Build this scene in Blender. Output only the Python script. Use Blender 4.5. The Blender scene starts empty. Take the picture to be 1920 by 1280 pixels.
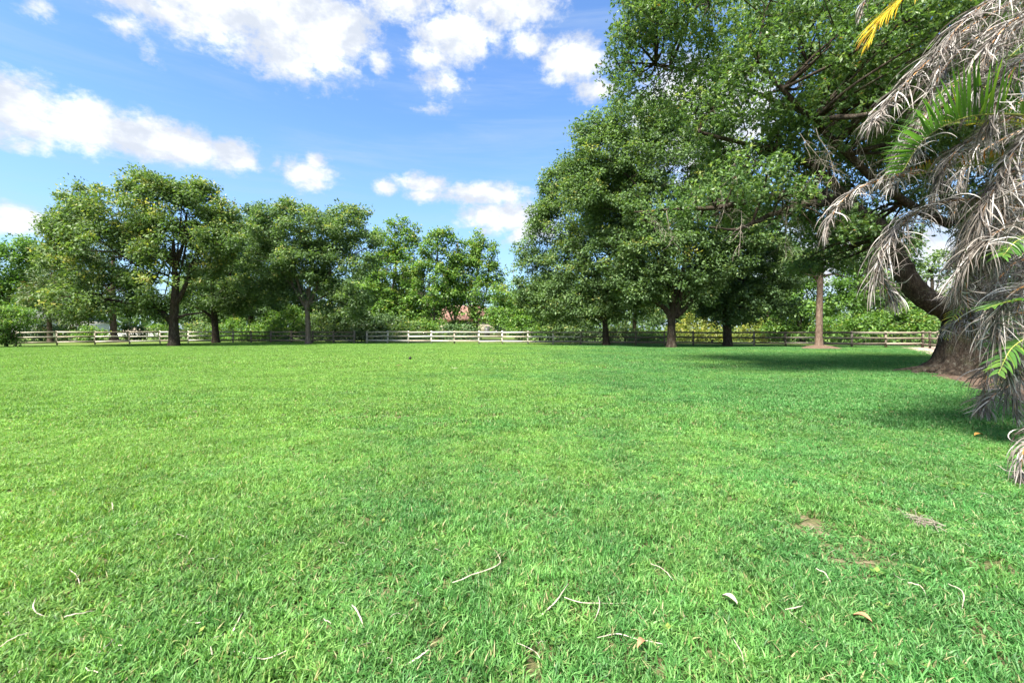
import bpy, math, random
import numpy as np
from mathutils import Vector

RS = np.random.RandomState(7)
random.seed(7)
scene = bpy.context.scene
COL = scene.collection

# ------------------------------------------------------------------ camera
F, CX, HY, H = 853.0, 960.0, 618.5, 1.4      # focal length in px of the 1920 wide photo, horizon row, eye height
cam_d = bpy.data.cameras.new("camera")
cam_d.sensor_width = 36.0
cam_d.lens = F / 1920.0 * 36.0
cam_d.shift_y = -(640.0 - HY) / 1920.0
cam_d.clip_start = 0.05
cam_d.clip_end = 6000.0
cam = bpy.data.objects.new("camera", cam_d)
cam.location = (0, 0, H)
cam.rotation_euler = (math.radians(90), 0, 0)
COL.objects.link(cam)
scene.camera = cam

SUN_EL, SUN_AZ = 56.0, -138.0                  # azimuth from +Y (view direction) towards +X
# ------------------------------------------------------------------ sky
world = bpy.data.worlds.new("World")
scene.world = world
world.use_nodes = True
SKY_STRENGTH = 0.079


class NT:
    """small helper for node trees"""
    def __init__(self, tree):
        self.t = tree
        tree.nodes.clear()

    def n(self, kind, **kw):
        nd = self.t.nodes.new(kind)
        for k, v in kw.items():
            setattr(nd, k, v)
        return nd

    def put(self, sock, v):
        if isinstance(v, bpy.types.NodeSocket):
            self.t.links.new(v, sock)
        elif v is not None:
            sock.default_value = v

    def m(self, op, a, b=None, c=None, clamp=False):
        nd = self.n("ShaderNodeMath", operation=op, use_clamp=clamp)
        for i, v in enumerate((a, b, c)):
            if v is not None:
                self.put(nd.inputs[i], v)
        return nd.outputs[0]

    def mix(self, fac, a, b, blend="MIX"):
        nd = self.n("ShaderNodeMix", data_type="RGBA", blend_type=blend)
        self.put(nd.inputs[0], fac)
        self.put(nd.inputs[6], a)
        self.put(nd.inputs[7], b)
        return nd.outputs[2]

    def noise(self, vec, scale, detail=4, rough=0.5, dist=0.0):
        nd = self.n("ShaderNodeTexNoise")
        if vec is not None:
            self.put(nd.inputs["Vector"], vec)
        nd.inputs["Scale"].default_value = scale
        nd.inputs["Detail"].default_value = detail
        nd.inputs["Roughness"].default_value = rough
        nd.inputs["Distortion"].default_value = dist
        return nd.outputs[0]

    def ramp(self, fac, stops, interp="LINEAR"):
        nd = self.n("ShaderNodeValToRGB")
        nd.color_ramp.interpolation = interp
        el = nd.color_ramp.elements
        while len(el) > 1:
            el.remove(el[-1])
        el[0].position, el[0].color = stops[0][0], stops[0][1]
        for p, c in stops[1:]:
            e = el.new(p)
            e.color = c
        self.put(nd.inputs[0], fac)
        return nd.outputs[0]

    def maprange(self, v, a, b, c, d, smooth=True):
        nd = self.n("ShaderNodeMapRange")
        nd.interpolation_type = "SMOOTHSTEP" if smooth else "LINEAR"
        self.put(nd.inputs[0], v)
        for i, x in enumerate((a, b, c, d)):
            nd.inputs[i + 1].default_value = x
        return nd.outputs[0]


def rgb(r, g, b):
    return (r, g, b, 1.0)


def build_sky():
    w = NT(world.node_tree)
    out = w.n("ShaderNodeOutputWorld")
    bg = w.n("ShaderNodeBackground")
    w.t.links.new(bg.outputs[0], out.inputs[0])
    bg.inputs[1].default_value = SKY_STRENGTH
    sky = w.n("ShaderNodeTexSky", sky_type="NISHITA")
    sky.sun_disc = False
    sky.sun_elevation = math.radians(SUN_EL)
    sky.sun_rotation = math.radians(SUN_AZ)
    sky.air_density = 1.0
    sky.dust_density = 1.0
    sky.ozone_density = 2.0
    tc = w.n("ShaderNodeTexCoord")
    d = tc.outputs["Generated"]
    sep = w.n("ShaderNodeSeparateXYZ")
    w.put(sep.inputs[0], d)
    x, y, z = sep.outputs
    az = w.m("ARCTAN2", x, y)
    el = w.m("ARCSINE", z)
    # billows: two octave groups, flattened vertically
    cmb = w.n("ShaderNodeCombineXYZ")
    w.put(cmb.inputs[0], az)
    w.put(cmb.inputs[1], w.m("MULTIPLY", el, 1.5))
    sv = cmb.outputs[0]
    n1 = w.noise(sv, 7.0, 8, 0.58, 0.25)
    n2 = w.noise(sv, 26.0, 6, 0.6, 0.3)
    n3 = w.noise(sv, 70.0, 5, 0.62, 0.2)
    edge = w.m("ADD", w.m("ADD", w.m("MULTIPLY", w.m("SUBTRACT", n1, 0.5), 2.3), w.m("MULTIPLY", w.m("SUBTRACT", n2, 0.5), 1.9)), w.m("MULTIPLY", w.m("SUBTRACT", n3, 0.5), 1.0))
    # cumulus banks standing in the sky: centre azimuth / elevation and half sizes
    banks = [
        (545, 50, 165, 82, 1.1), (400, 10, 190, 62, 1.1), (640, 60, 75, 50, 1.0), (230, -5, 140, 26, .7),
        (30, 210, 130, 66, 1.05), (150, 232, 120, 52, 1.05), (265, 255, 100, 42, 1.05), (355, 276, 62, 30, 1.0), (437, 293, 54, 30, 1.0),
        (25, 412, 100, 30, 1.0), (575, 325, 58, 30, .75), (592, 305, 25, 22, .7), (520, 303, 11, 14, .4),
        (721, 353, 22, 15, .75), (797, 346, 54, 17, .9), (800, 366, 38, 13, .8), (908, 364, 84, 22, .95),
        (945, 408, 85, 34, 1.0), (1000, 430, 60, 34, .9),
        (862, 72, 90, 40, 1.0), (985, 84, 44, 24, .75), (945, 8, 110, 36, .95), (760, 5, 90, 30, .75), (712, 116, 26, 22, .75),
        (800, 112, 44, 20, .55), (822, 155, 44, 22, .45), (1075, 116, 72, 36, .95), (1115, 170, 50, 22, .75), (815, 208, 36, 10, .4),
        (230, 48, 44, 18, .45), (281, 97, 22, 18, .35), (1300, 235, 150, 110, 1.1), (1600, 480, 260, 80, .8), (1750, 560, 160, 60, .9),  # the bank behind the crown's hole is added in place of sun glow
        (640, 120, 40, 14, .5), (75, 5, 30, 20, .35),
    ]
    acc = None
    for (px, py, rx, ry, k) in banks:
        v = Vector(((px - CX) / F, 1.0, (HY - py) / F)).normalized()
        a0, e0 = math.atan2(v.x, v.y), math.asin(v.z)
        ra = rx / F * (math.cos(a0) ** 2)
        re = ry / F * math.cos(a0)
        dx = w.m("MULTIPLY", w.m("SUBTRACT", az, a0), 1.0 / ra)
        dy = w.m("MULTIPLY", w.m("SUBTRACT", el, e0), 1.0 / re)
        q = w.m("ADD", w.m("MULTIPLY", dx, dx), w.m("MULTIPLY", dy, dy))
        s = w.m("MULTIPLY", w.m("SUBTRACT", 1.12, w.m("SQRT", q)), 1.6 * k)
        acc = s if acc is None else w.m("MAXIMUM", acc, s)
    # unseen cumulus cover behind and beside the view, thickened to add soft fill
    far = w.m("GREATER_THAN", w.m("ABSOLUTE", az), 0.95)
    gen = w.m("SUBTRACT", w.m("MULTIPLY", w.noise(sv, 2.6, 3, 0.5), 5.0), 2.1)
    gen = w.m("SUBTRACT", w.m("MULTIPLY", w.m("ADD", gen, 1.0), far), 1.0)
    acc = w.m("MAXIMUM", w.m("MAXIMUM", acc, -1.0), gen)
    dens = w.m("ADD", acc, edge)
    a_c = w.maprange(dens, -0.22, 1.02, 0.0, 1.0)
    # thin streaks of cirrus
    cs = w.n("ShaderNodeCombineXYZ")
    w.put(cs.inputs[0], w.m("ADD", az, w.m("MULTIPLY", el, 0.35)))
    w.put(cs.inputs[1], w.m("MULTIPLY", el, 9.0))
    cir = w.maprange(w.noise(cs.outputs[0], 2.2, 7, 0.62, 0.4), 0.42, 0.80, 0.06, 0.40)
    # clear sky colour
    hs = w.n("ShaderNodeHueSaturation")
    hs.inputs["Saturation"].default_value = 1.10
    w.put(hs.inputs["Color"], sky.outputs[0])
    clear = w.mix(1.0, hs.outputs[0], rgb(0.475, 0.595, 0.72), "MULTIPLY")
    clear = w.mix(w.maprange(el, 0.0, 0.42, 0.42, 0.0, False), clear, rgb(1.25, 1.72, 2.25))
    base = w.mix(cir, clear, rgb(1.35, 1.7, 2.2))
    # body of the cumulus: white, faintly grey-blue where it is thick underneath
    shade = w.maprange(w.m("ADD", w.noise(sv, 11.0, 6, 0.6), w.m("MULTIPLY", dens, 0.05)), 0.42, 0.72, 0.0, 1.0)
    cl = w.mix(shade, rgb(1.75, 1.88, 2.1), rgb(2.95, 2.97, 3.0))
    full = w.mix(w.m("MULTIPLY", a_c, 0.97), base, cl)
    w.put(bg.inputs[0], full)


build_sky()

sun_d = bpy.data.lights.new("sun", "SUN")
sun_d.energy = 3.5
sun_d.angle = math.radians(14.0)
sun_d.color = (1.0, 0.95, 0.86)
sun = bpy.data.objects.new("sun", sun_d)
sdir = Vector((math.cos(math.radians(SUN_EL)) * math.sin(math.radians(SUN_AZ)),
               math.cos(math.radians(SUN_EL)) * math.cos(math.radians(SUN_AZ)), math.sin(math.radians(SUN_EL))))
sun.rotation_euler = sdir.to_track_quat("Z", "Y").to_euler()
sun.location = (0, 30, 60)
COL.objects.link(sun)

scene.view_settings.view_transform = "Standard"
scene.view_settings.look = "None"
scene.view_settings.gamma = 1.0
scene.view_settings.use_curve_mapping = False
scene.view_settings.exposure = 2.5
scene.render.engine = "CYCLES"
scene.cycles.max_bounces = 9
scene.cycles.diffuse_bounces = 6
scene.cycles.glossy_bounces = 2
scene.cycles.transmission_bounces = 4
scene.cycles.caustics_reflective = False
scene.cycles.caustics_refractive = False


# ------------------------------------------------------------------ places
def P(px, py, Y):
    """the point of the place at depth Y that the photo shows at px, py"""
    return np.array(((px - CX) * Y / F, Y, H + (HY - py) * Y / F))


def G(px, py):
    """the ground point that the photo shows at px, py"""
    Y = F * H / (py - HY)
    return np.array(((px - CX) * Y / F, Y, 0.0))


# ------------------------------------------------------------------ mesh helpers
def mesh_np(name, V, faces, mat=None, tint=None, smooth=False):
    """V (n,3); faces: list of (m,k) int arrays; tint: per face floats"""
    me = bpy.data.meshes.new(name)
    V = np.asarray(V, dtype=np.float32)
    me.vertices.add(len(V))
    me.vertices.foreach_set("co", V.ravel())
    faces = [np.asarray(f, dtype=np.int32) for f in faces if len(f)]
    loops = np.concatenate([f.ravel() for f in faces])
    starts, s = [], 0
    for f in faces:
        m, k = f.shape
        starts.append(s + np.arange(m, dtype=np.int32) * k)
        s += m * k
    starts = np.concatenate(starts)
    me.loops.add(len(loops))
    me.polygons.add(len(starts))
    me.polygons.foreach_set("loop_start", starts)
    me.loops.foreach_set("vertex_index", loops)
    if smooth:
        me.polygons.foreach_set("use_smooth", np.ones(len(starts), dtype=bool))
    me.update(calc_edges=True)
    if tint is not None:
        a = me.attributes.new("tint", "FLOAT", "FACE")
        a.data.foreach_set("value", np.asarray(tint, dtype=np.float32))
    if mat is not None:
        me.materials.append(mat)
    return me


def obj(name, me, parent=None):
    o = bpy.data.objects.new(name, me)
    COL.objects.link(o)
    if parent is not None:
        o.parent = parent
    return o


def tag(o, label=None, cat=None, group=None, kind=None):
    if label:
        o["label"] = label
    if cat:
        o["category"] = cat
    if group:
        o["group"] = group
    if kind:
        o["kind"] = kind
    return o


def thing(name, label, cat, loc=(0, 0, 0), group=None):
    o = bpy.data.objects.new(name, None)
    o.empty_display_size = 0.3
    COL.objects.link(o)
    o.location = tuple(float(c) for c in loc)
    return tag(o, label, cat, group)


class MB:
    """collects boxes, tubes and leaf sheets; coordinates relative to origin"""
    def __init__(self, origin=(0, 0, 0)):
        self.o = np.asarray(origin, dtype=float)
        self.V, self.Q, self.T, self.tq, self.tt, self.n = [], [], [], [], [], 0

    def add(self, V, quads=None, tris=None, tint=0.5):
        V = np.asarray(V, dtype=float) - self.o
        if quads is not None and len(quads):
            self.Q.append(np.asarray(quads) + self.n)
            self.tq.append(np.broadcast_to(np.asarray(tint, dtype=float), (len(quads),)))
        if tris is not None and len(tris):
            self.T.append(np.asarray(tris) + self.n)
            self.tt.append(np.broadcast_to(np.asarray(tint, dtype=float), (len(tris),)))
        self.V.append(V)
        self.n += len(V)

    def box(self, c, s, rz=0.0, tint=0.5, tilt=(0, 0)):
        c = np.asarray(c, dtype=float)
        sx, sy, sz = [v / 2 for v in s]
        p = np.array([(x, y, z) for z in (-sz, sz) for y in (-sy, sy) for x in (-sx, sx)])
        p[:, 0] += (p[:, 2] + sz) * tilt[0]
        p[:, 1] += (p[:, 2] + sz) * tilt[1]
        ca, sa = math.cos(rz), math.sin(rz)
        p = np.stack([p[:, 0] * ca - p[:, 1] * sa, p[:, 0] * sa + p[:, 1] * ca, p[:, 2]], 1) + c
        self.add(p, quads=[(0, 2, 3, 1), (4, 5, 7, 6), (0, 1, 5, 4), (2, 6, 7, 3), (0, 4, 6, 2), (1, 3, 7, 5)], tint=tint)

    def bar(self, a, b, w, h, tint=0.5):
        """a board from a to b: w across in the ground plane, h tall"""
        a, b = np.asarray(a, float), np.asarray(b, float)
        d = b - a
        L = np.linalg.norm(d)
        d /= L
        s = np.cross(d, (0, 0, 1.0))
        s /= np.linalg.norm(s)
        u = np.cross(s, d)
        p = [q + s * w / 2 * i + u * h / 2 * j for q in (a, b) for i in (-1, 1) for j in (-1, 1)]
        self.add(p, quads=[(0, 1, 3, 2), (4, 6, 7, 5), (0, 4, 5, 1), (2, 3, 7, 6), (0, 2, 6, 4), (1, 5, 7, 3)], tint=tint)

    def tube(self, pts, rad, sides=6, tint=0.5, rough=0.0, flute=None, cap=True):
        pts = np.asarray(pts, float)
        n = len(pts)
        rad = np.broadcast_to(np.asarray(rad, float), (n,))
        T = np.gradient(pts, axis=0)
        T /= np.linalg.norm(T, axis=1)[:, None] + 1e-9
        ref = np.array((1.0, 0.0, 0.0)) if abs(T[0][0]) < 0.8 else np.array((0, 1.0, 0))
        A = np.zeros((n, 3))
        a = ref
        for i in range(n):
            a = a - T[i] * np.dot(a, T[i])
            a /= np.linalg.norm(a) + 1e-9
            A[i] = a
        B = np.cross(T, A)
        th = np.arange(sides) / sides * 2 * math.pi
        R = np.repeat(rad[:, None], sides, 1)
        if rough:
            R = R * (1 + rough * (RS.rand(n, sides) - 0.5))
        if flute is not None:
            R = flute(R, th, pts)
        V = pts[:, None, :] + A[:, None, :] * (R * np.cos(th))[:, :, None] + B[:, None, :] * (R * np.sin(th))[:, :, None]
        i = np.arange(n - 1)[:, None] * sides
        j = np.arange(sides)[None, :]
        k = (j + 1) % sides
        Q = np.stack([i + j, i + k, i + sides + k, i + sides + j], -1).reshape(-1, 4)
        self.add(V.reshape(-1, 3), quads=Q, tint=tint)
        if cap:
            c = np.concatenate([V[-1], [pts[-1]]])
            self.add(c, tris=[(q, (q + 1) % sides, sides) for q in range(sides)], tint=tint)

    def build(self, name, mat, parent=None, smooth=False):
        V = np.concatenate(self.V)
        fs, ts = [], []
        if self.Q:
            fs.append(np.concatenate(self.Q))
            ts.append(np.concatenate(self.tq))
        if self.T:
            fs.append(np.concatenate(self.T))
            ts.append(np.concatenate(self.tt))
        return obj(name, mesh_np(name, V, fs, mat, np.concatenate(ts), smooth), parent)


def spline(pts, n):
    """Catmull-Rom through pts, n samples"""
    p = np.asarray(pts, float)
    if len(p) == 2:
        t = np.linspace(0, 1, n)[:, None]
        return p[0] * (1 - t) + p[1] * t
    e = np.vstack([2 * p[0] - p[1], p, 2 * p[-1] - p[-2]])
    u = np.linspace(0, len(p) - 1 - 1e-6, n)
    i = u.astype(int)
    t = (u - i)[:, None]
    a, b, c, d = e[i], e[i + 1], e[i + 2], e[i + 3]
    return 0.5 * (2 * b + (c - a) * t + (2 * a - 5 * b + 4 * c - d) * t ** 2 + (3 * b - a - 3 * c + d) * t ** 3)


def unit(v):
    return v / (np.linalg.norm(v, axis=-1, keepdims=True) + 1e-9)


# ------------------------------------------------------------------ materials
def material(name):
    m = bpy.data.materials.new(name)
    m.use_nodes = True
    return m, NT(m.node_tree)


def leaf_mat(name, stops, rough=0.5, trans=0.35, spec=0.35, tcol=(1.25, 1.35, 0.55)):
    m, t = material(name)
    out = t.n("ShaderNodeOutputMaterial")
    at = t.n("ShaderNodeAttribute", attribute_name="tint")
    col = t.ramp(at.outputs["Fac"], [(p, rgb(*c)) for p, c in stops])
    pb = t.n("ShaderNodeBsdfPrincipled")
    t.put(pb.inputs["Base Color"], col)
    pb.inputs["Roughness"].default_value = rough
    pb.inputs["Specular IOR Level"].default_value = spec
    tr = t.n("ShaderNodeBsdfTranslucent")
    t.put(tr.inputs[0], t.mix(1.0, col, rgb(*tcol), "MULTIPLY"))
    mx = t.n("ShaderNodeMixShader")
    mx.inputs[0].default_value = trans
    t.t.links.new(pb.outputs[0], mx.inputs[1])
    t.t.links.new(tr.outputs[0], mx.inputs[2])
    t.t.links.new(mx.outputs[0], out.inputs[0])
    return m


def bark_mat(name, cols, lichen=.5, scale=9.0):
    m, t = material(name)
    out = t.n("ShaderNodeOutputMaterial")
    tc = t.n("ShaderNodeTexCoord")
    mp = t.n("ShaderNodeMapping")
    mp.inputs["Scale"].default_value = (1, 1, .28)
    t.put(mp.inputs[0], tc.outputs["Object"])
    f = t.noise(mp.outputs[0], scale, 7, .68, .8)
    col = t.ramp(f, [(.28 + .44 * i / (len(cols) - 1), rgb(*c)) for i, c in enumerate(cols)])
    l1 = t.noise(tc.outputs["Object"], 3.0, 3, .6)
    l2 = t.noise(tc.outputs["Object"], 30.0, 4, .7)
    lf = t.m("MULTIPLY", t.maprange(l1, .42, .62, 0, 1), t.maprange(l2, .55, .66, 0, lichen))
    col = t.mix(lf, col, rgb(.34, .36, .30))
    moss = t.maprange(t.noise(tc.outputs["Object"], 1.7, 4, .6), .5, .7, 0, .5)
    col = t.mix(moss, col, rgb(.055, .060, .022))
    pb = t.n("ShaderNodeBsdfPrincipled")
    t.put(pb.inputs["Base Color"], col)
    pb.inputs["Roughness"].default_value = .92
    pb.inputs["Specular IOR Level"].default_value = .2
    bp = t.n("ShaderNodeBump")
    bp.inputs["Strength"].default_value = 1.0
    bp.inputs["Distance"].default_value = .06
    t.put(bp.inputs["Height"], f)
    t.t.links.new(bp.outputs[0], pb.inputs["Normal"])
    t.t.links.new(pb.outputs[0], out.inputs[0])
    return m


def solid_mat(name, cols, scale=6.0, rough=0.85, bump=0.3, stretch=(1, 1, 1), use_tint=0.0, detail=6, bscale=None, spec=0.3):
    """noise between colours, bump of the same grain"""
    m, t = material(name)
    out = t.n("ShaderNodeOutputMaterial")
    tc = t.n("ShaderNodeTexCoord")
    mp = t.n("ShaderNodeMapping")
    mp.inputs["Scale"].default_value = stretch
    t.put(mp.inputs[0], tc.outputs["Object"])
    f = t.noise(mp.outputs[0], scale, detail, 0.62, 0.3)
    fac = f
    if use_tint:
        at = t.n("ShaderNodeAttribute", attribute_name="tint")
        fac = t.m("ADD", t.m("MULTIPLY", f, 1 - use_tint), t.m("MULTIPLY", at.outputs["Fac"], use_tint))
    k = len(cols)
    col = t.ramp(fac, [(0.25 + 0.5 * i / max(k - 1, 1), rgb(*c)) for i, c in enumerate(cols)])
    pb = t.n("ShaderNodeBsdfPrincipled")
    t.put(pb.inputs["Base Color"], col)
    pb.inputs["Roughness"].default_value = rough
    pb.inputs["Specular IOR Level"].default_value = spec
    if bump:
        bp = t.n("ShaderNodeBump")
        bp.inputs["Strength"].default_value = bump
        bp.inputs["Distance"].default_value = 0.05
        t.put(bp.inputs["Height"], t.noise(mp.outputs[0], bscale or scale * 2, 6, 0.65))
        t.t.links.new(bp.outputs[0], pb.inputs["Normal"])
    t.t.links.new(pb.outputs[0], out.inputs[0])
    return m


M = {}
M["oak"] = leaf_mat("oak_leaves", [(0, (.050, .090, .036)), (.4, (.098, .168, .062)), (.75, (.155, .235, .084)), (1, (.29, .29, .085))], rough=.55, trans=.40, spec=.3)
M["near_oak"] = leaf_mat("glossy_oak_leaves", [(0, (.040, .078, .028)), (.4, (.086, .160, .052)), (.8, (.175, .270, .090)), (.97, (.25, .29, .08)), (1, (.25, .15, .05))], rough=.48, trans=.40, spec=.42)
M["yellow_oak"] = leaf_mat("yellow_green_leaves", [(0, (.048, .088, .030)), (.4, (.094, .162, .052)), (.7, (.155, .220, .066)), (1, (.32, .30, .085))], rough=.55, trans=.38, spec=.28)
M["bright"] = leaf_mat("bright_leaves", [(0, (.042, .095, .022)), (.45, (.100, .200, .042)), (.8, (.18, .29, .062)), (1, (.24, .26, .06))], rough=.5, trans=.42, spec=.35)
M["dark"] = leaf_mat("dark_leaves", [(0, (.034, .064, .026)), (.5, (.074, .136, .050)), (1, (.13, .20, .068))], rough=.5, trans=.28, spec=.35)
M["yellow_bush"] = leaf_mat("yellow_bush_leaves", [(0, (.07, .11, .02)), (.5, (.17, .21, .04)), (1, (.34, .32, .07))], rough=.55, trans=.42)
M["needles"] = leaf_mat("pine_needles", [(0, (.030, .06, .02)), (.5, (.075, .125, .035)), (.85, (.13, .17, .05)), (1, (.15, .085, .04))], rough=.55, trans=.25)
M["bark"] = bark_mat("oak_bark", [(.009, .006, .004), (.036, .026, .018), (.11, .086, .064)])
M["pale_bark"] = solid_mat("pale_bark", [(.06, .048, .036), (.12, .10, .078), (.20, .175, .145)], 7, .9, .6, (1, 1, .35))
M["pine_bark"] = solid_mat("pine_bark", [(.045, .030, .022), (.115, .078, .055), (.21, .155, .115)], 9, .9, .8, (1, 1, .4))
M["twig"] = solid_mat("dead_twig", [(.16, .13, .10), (.33, .29, .24)], 12, .9, .2)
M["fence"] = solid_mat("weathered_fence_wood", [(.22, .185, .13), (.42, .38, .30), (.60, .57, .49)], 5, .85, .25, (1, 1, 1), use_tint=.45)
M["grey_fence"] = solid_mat("grey_fence_wood", [(.09, .072, .055), (.19, .16, .12), (.30, .26, .205)], 5, .85, .25, (1, 1, 1), use_tint=.45)
M["wire"] = solid_mat("galvanised_wire", [(.16, .17, .17), (.3, .31, .31)], 20, .5, 0)
M["dark_metal"] = solid_mat("dark_gate_metal", [(.03, .032, .03), (.07, .07, .065)], 8, .5, 0)
M["white_paint"] = solid_mat("white_paint", [(.68, .68, .66), (.80, .80, .78)], 3, .6, .05)
M["mulch"] = solid_mat("bark_mulch", [(.040, .025, .017), (.105, .068, .046), (.22, .155, .11)], 26, .95, 1.0, bscale=40)
M["pale_mulch"] = solid_mat("dry_mulch", [(.20, .135, .105), (.38, .29, .24), (.52, .44, .38)], 16, .95, 1.0, bscale=40)
M["root"] = M["bark"]


def dead_mat():
    m, t = material("dead_palm_leaflet")
    out = t.n("ShaderNodeOutputMaterial")
    at = t.n("ShaderNodeAttribute", attribute_name="tint")
    col = t.ramp(at.outputs["Fac"], [(0, rgb(.032, .022, .016)), (.35, rgb(.10, .082, .066)), (.7, rgb(.205, .182, .16)), (1, rgb(.40, .385, .365))])
    pb = t.n("ShaderNodeBsdfPrincipled")
    t.put(pb.inputs["Base Color"], col)
    pb.inputs["Roughness"].default_value = .55
    t.t.links.new(pb.outputs[0], out.inputs[0])
    return m


M["dead"] = dead_mat()
M["palm_green"] = leaf_mat("palm_green", [(0, (.035, .095, .020)), (.5, (.095, .215, .045)), (.8, (.19, .29, .05)), (1, (.50, .40, .03))], rough=.38, trans=.42, spec=.5)
M["palm_yellow"] = leaf_mat("palm_yellow", [(0, (.30, .14, .02)), (.35, (.52, .36, .02)), (.8, (.66, .52, .03)), (1, (.40, .40, .05))], rough=.45, trans=.35, spec=.4, tcol=(1.1, 1.1, .7))
M["palm_orange"] = leaf_mat("palm_orange_green", [(0, (.06, .12, .02)), (.55, (.15, .17, .03)), (.8, (.36, .20, .03)), (1, (.42, .14, .02))], rough=.45, trans=.3, spec=.4, tcol=(1.1, 1.1, .7))
M["rachis"] = solid_mat("palm_midrib", [(.22, .10, .03), (.42, .20, .06), (.45, .28, .12)], 9, .6, .1)
M["rachis_green"] = solid_mat("green_palm_midrib", [(.14, .17, .03), (.30, .30, .06)], 9, .5, .1)


def ground_mat():
    m, t = material("lawn_ground")
    out = t.n("ShaderNodeOutputMaterial")
    g = t.n("ShaderNodeNewGeometry")
    pos = g.outputs["Position"]
    a = t.noise(pos, 0.13, 4, .55)
    b = t.noise(pos, 9.0, 6, .7)
    c1 = t.mix(t.maprange(a, .35, .65, 0, 1), rgb(.050, .115, .020), rgb(.085, .135, .022))
    col = t.mix(t.maprange(b, .35, .7, 0, 1), c1, rgb(.095, .105, .035))
    pb = t.n("ShaderNodeBsdfPrincipled")
    t.put(pb.inputs["Base Color"], col)
    pb.inputs["Roughness"].default_value = 1.0
    pb.inputs["Specular IOR Level"].default_value = .1
    bp = t.n("ShaderNodeBump")
    bp.inputs["Strength"].default_value = .6
    bp.inputs["Distance"].default_value = .04
    t.put(bp.inputs["Height"], b)
    t.t.links.new(bp.outputs[0], pb.inputs["Normal"])
    t.t.links.new(pb.outputs[0], out.inputs[0])
    return m


def grass_mat():
    """blade colour: each blade's own tint, plus patches of yellower and bluer turf on the lawn and a painted sun-to-shade drift"""
    m, t = material("turf_blades")
    out = t.n("ShaderNodeOutputMaterial")
    at = t.n("ShaderNodeAttribute", attribute_name="tint")
    g = t.n("ShaderNodeNewGeometry")
    pos = g.outputs["Position"]
    big = t.noise(pos, 0.16, 3, .5)
    med = t.noise(pos, 1.3, 4, .6)
    fin = t.noise(pos, 7.0, 3, .6)
    k = t.m("ADD", t.m("MULTIPLY", big, .5), t.m("ADD", t.m("MULTIPLY", med, .32), t.m("MULTIPLY", fin, .18)))
    sp_ = t.n("ShaderNodeSeparateXYZ")
    t.put(sp_.inputs[0], pos)
    # painted light: bluer where oak and palm shade falls, yellower towards the sunny left
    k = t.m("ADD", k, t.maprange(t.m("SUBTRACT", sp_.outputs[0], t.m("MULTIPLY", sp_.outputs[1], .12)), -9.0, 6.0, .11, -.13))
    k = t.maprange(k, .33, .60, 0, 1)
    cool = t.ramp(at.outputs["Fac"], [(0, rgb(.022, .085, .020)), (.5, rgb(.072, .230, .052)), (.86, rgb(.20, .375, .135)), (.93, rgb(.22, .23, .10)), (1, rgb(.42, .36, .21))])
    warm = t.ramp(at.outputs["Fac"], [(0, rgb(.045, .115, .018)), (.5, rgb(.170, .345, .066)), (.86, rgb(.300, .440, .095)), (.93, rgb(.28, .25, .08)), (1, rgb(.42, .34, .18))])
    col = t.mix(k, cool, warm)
    v1 = t.maprange(t.noise(pos, .55, 4, .6), .3, .7, .86, 1.10)
    v2 = t.maprange(t.noise(pos, 3.2, 4, .65), .3, .7, .80, 1.14)
    vv = t.n("ShaderNodeCombineColor")
    for i_ in range(3):
        t.put(vv.inputs[i_], t.m("MULTIPLY", v1, v2))
    col = t.mix(1.0, col, vv.outputs[0], "MULTIPLY")
    dry = t.maprange(t.m("ADD", t.m("MULTIPLY", t.noise(pos, 1.9, 5, .7), .6), t.m("MULTIPLY", at.outputs["Fac"], .3)), .48, .70, 0, .34)
    col = t.mix(dry, col, rgb(.26, .33, .12))
    pb = t.n("ShaderNodeBsdfPrincipled")
    t.put(pb.inputs["Base Color"], col)
    pb.inputs["Roughness"].default_value = .5
    pb.inputs["Specular IOR Level"].default_value = .3
    tr = t.n("ShaderNodeBsdfTranslucent")
    t.put(tr.inputs[0], t.mix(1.0, col, rgb(1.15, 1.2, .6), "MULTIPLY"))
    mx = t.n("ShaderNodeMixShader")
    mx.inputs[0].default_value = .38
    t.t.links.new(pb.outputs[0], mx.inputs[1])
    t.t.links.new(tr.outputs[0], mx.inputs[2])
    t.t.links.new(mx.outputs[0], out.inputs[0])
    return m


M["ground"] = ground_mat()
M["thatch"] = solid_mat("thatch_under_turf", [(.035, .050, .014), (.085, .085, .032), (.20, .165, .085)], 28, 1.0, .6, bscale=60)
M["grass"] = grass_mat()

# ------------------------------------------------------------------ ground
gm = MB()
gx = np.array([-3000, -300, -120, -60, 60, 120, 300, 3000.0])
gy = np.array([-300, -20, 30, 90, 200, 600, 4500.0])
XX, YY = np.meshgrid(gx, gy)
Vg = np.stack([XX.ravel(), YY.ravel(), np.zeros(XX.size)], 1)
nx = len(gx)
gm.add(Vg, quads=[(j * nx + i, j * nx + i + 1, (j + 1) * nx + i + 1, (j + 1) * nx + i) for j in range(len(gy) - 1) for i in range(nx - 1)])
tag(gm.build("ground", M["ground"]), kind="structure")
lw_ = [(-80, -20), (80, -20), (80, 28), (-15.9, 50.9), (-31, 50.3), (-80, 1.5)]
gm = MB()
gm.add([(x, y, .004) for x, y in lw_] + [(0, 10, .004)], tris=[(6, i, (i + 1) % 6) for i in range(6)])
tag(gm.build("lawn", M["thatch"]), kind="structure")

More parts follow.
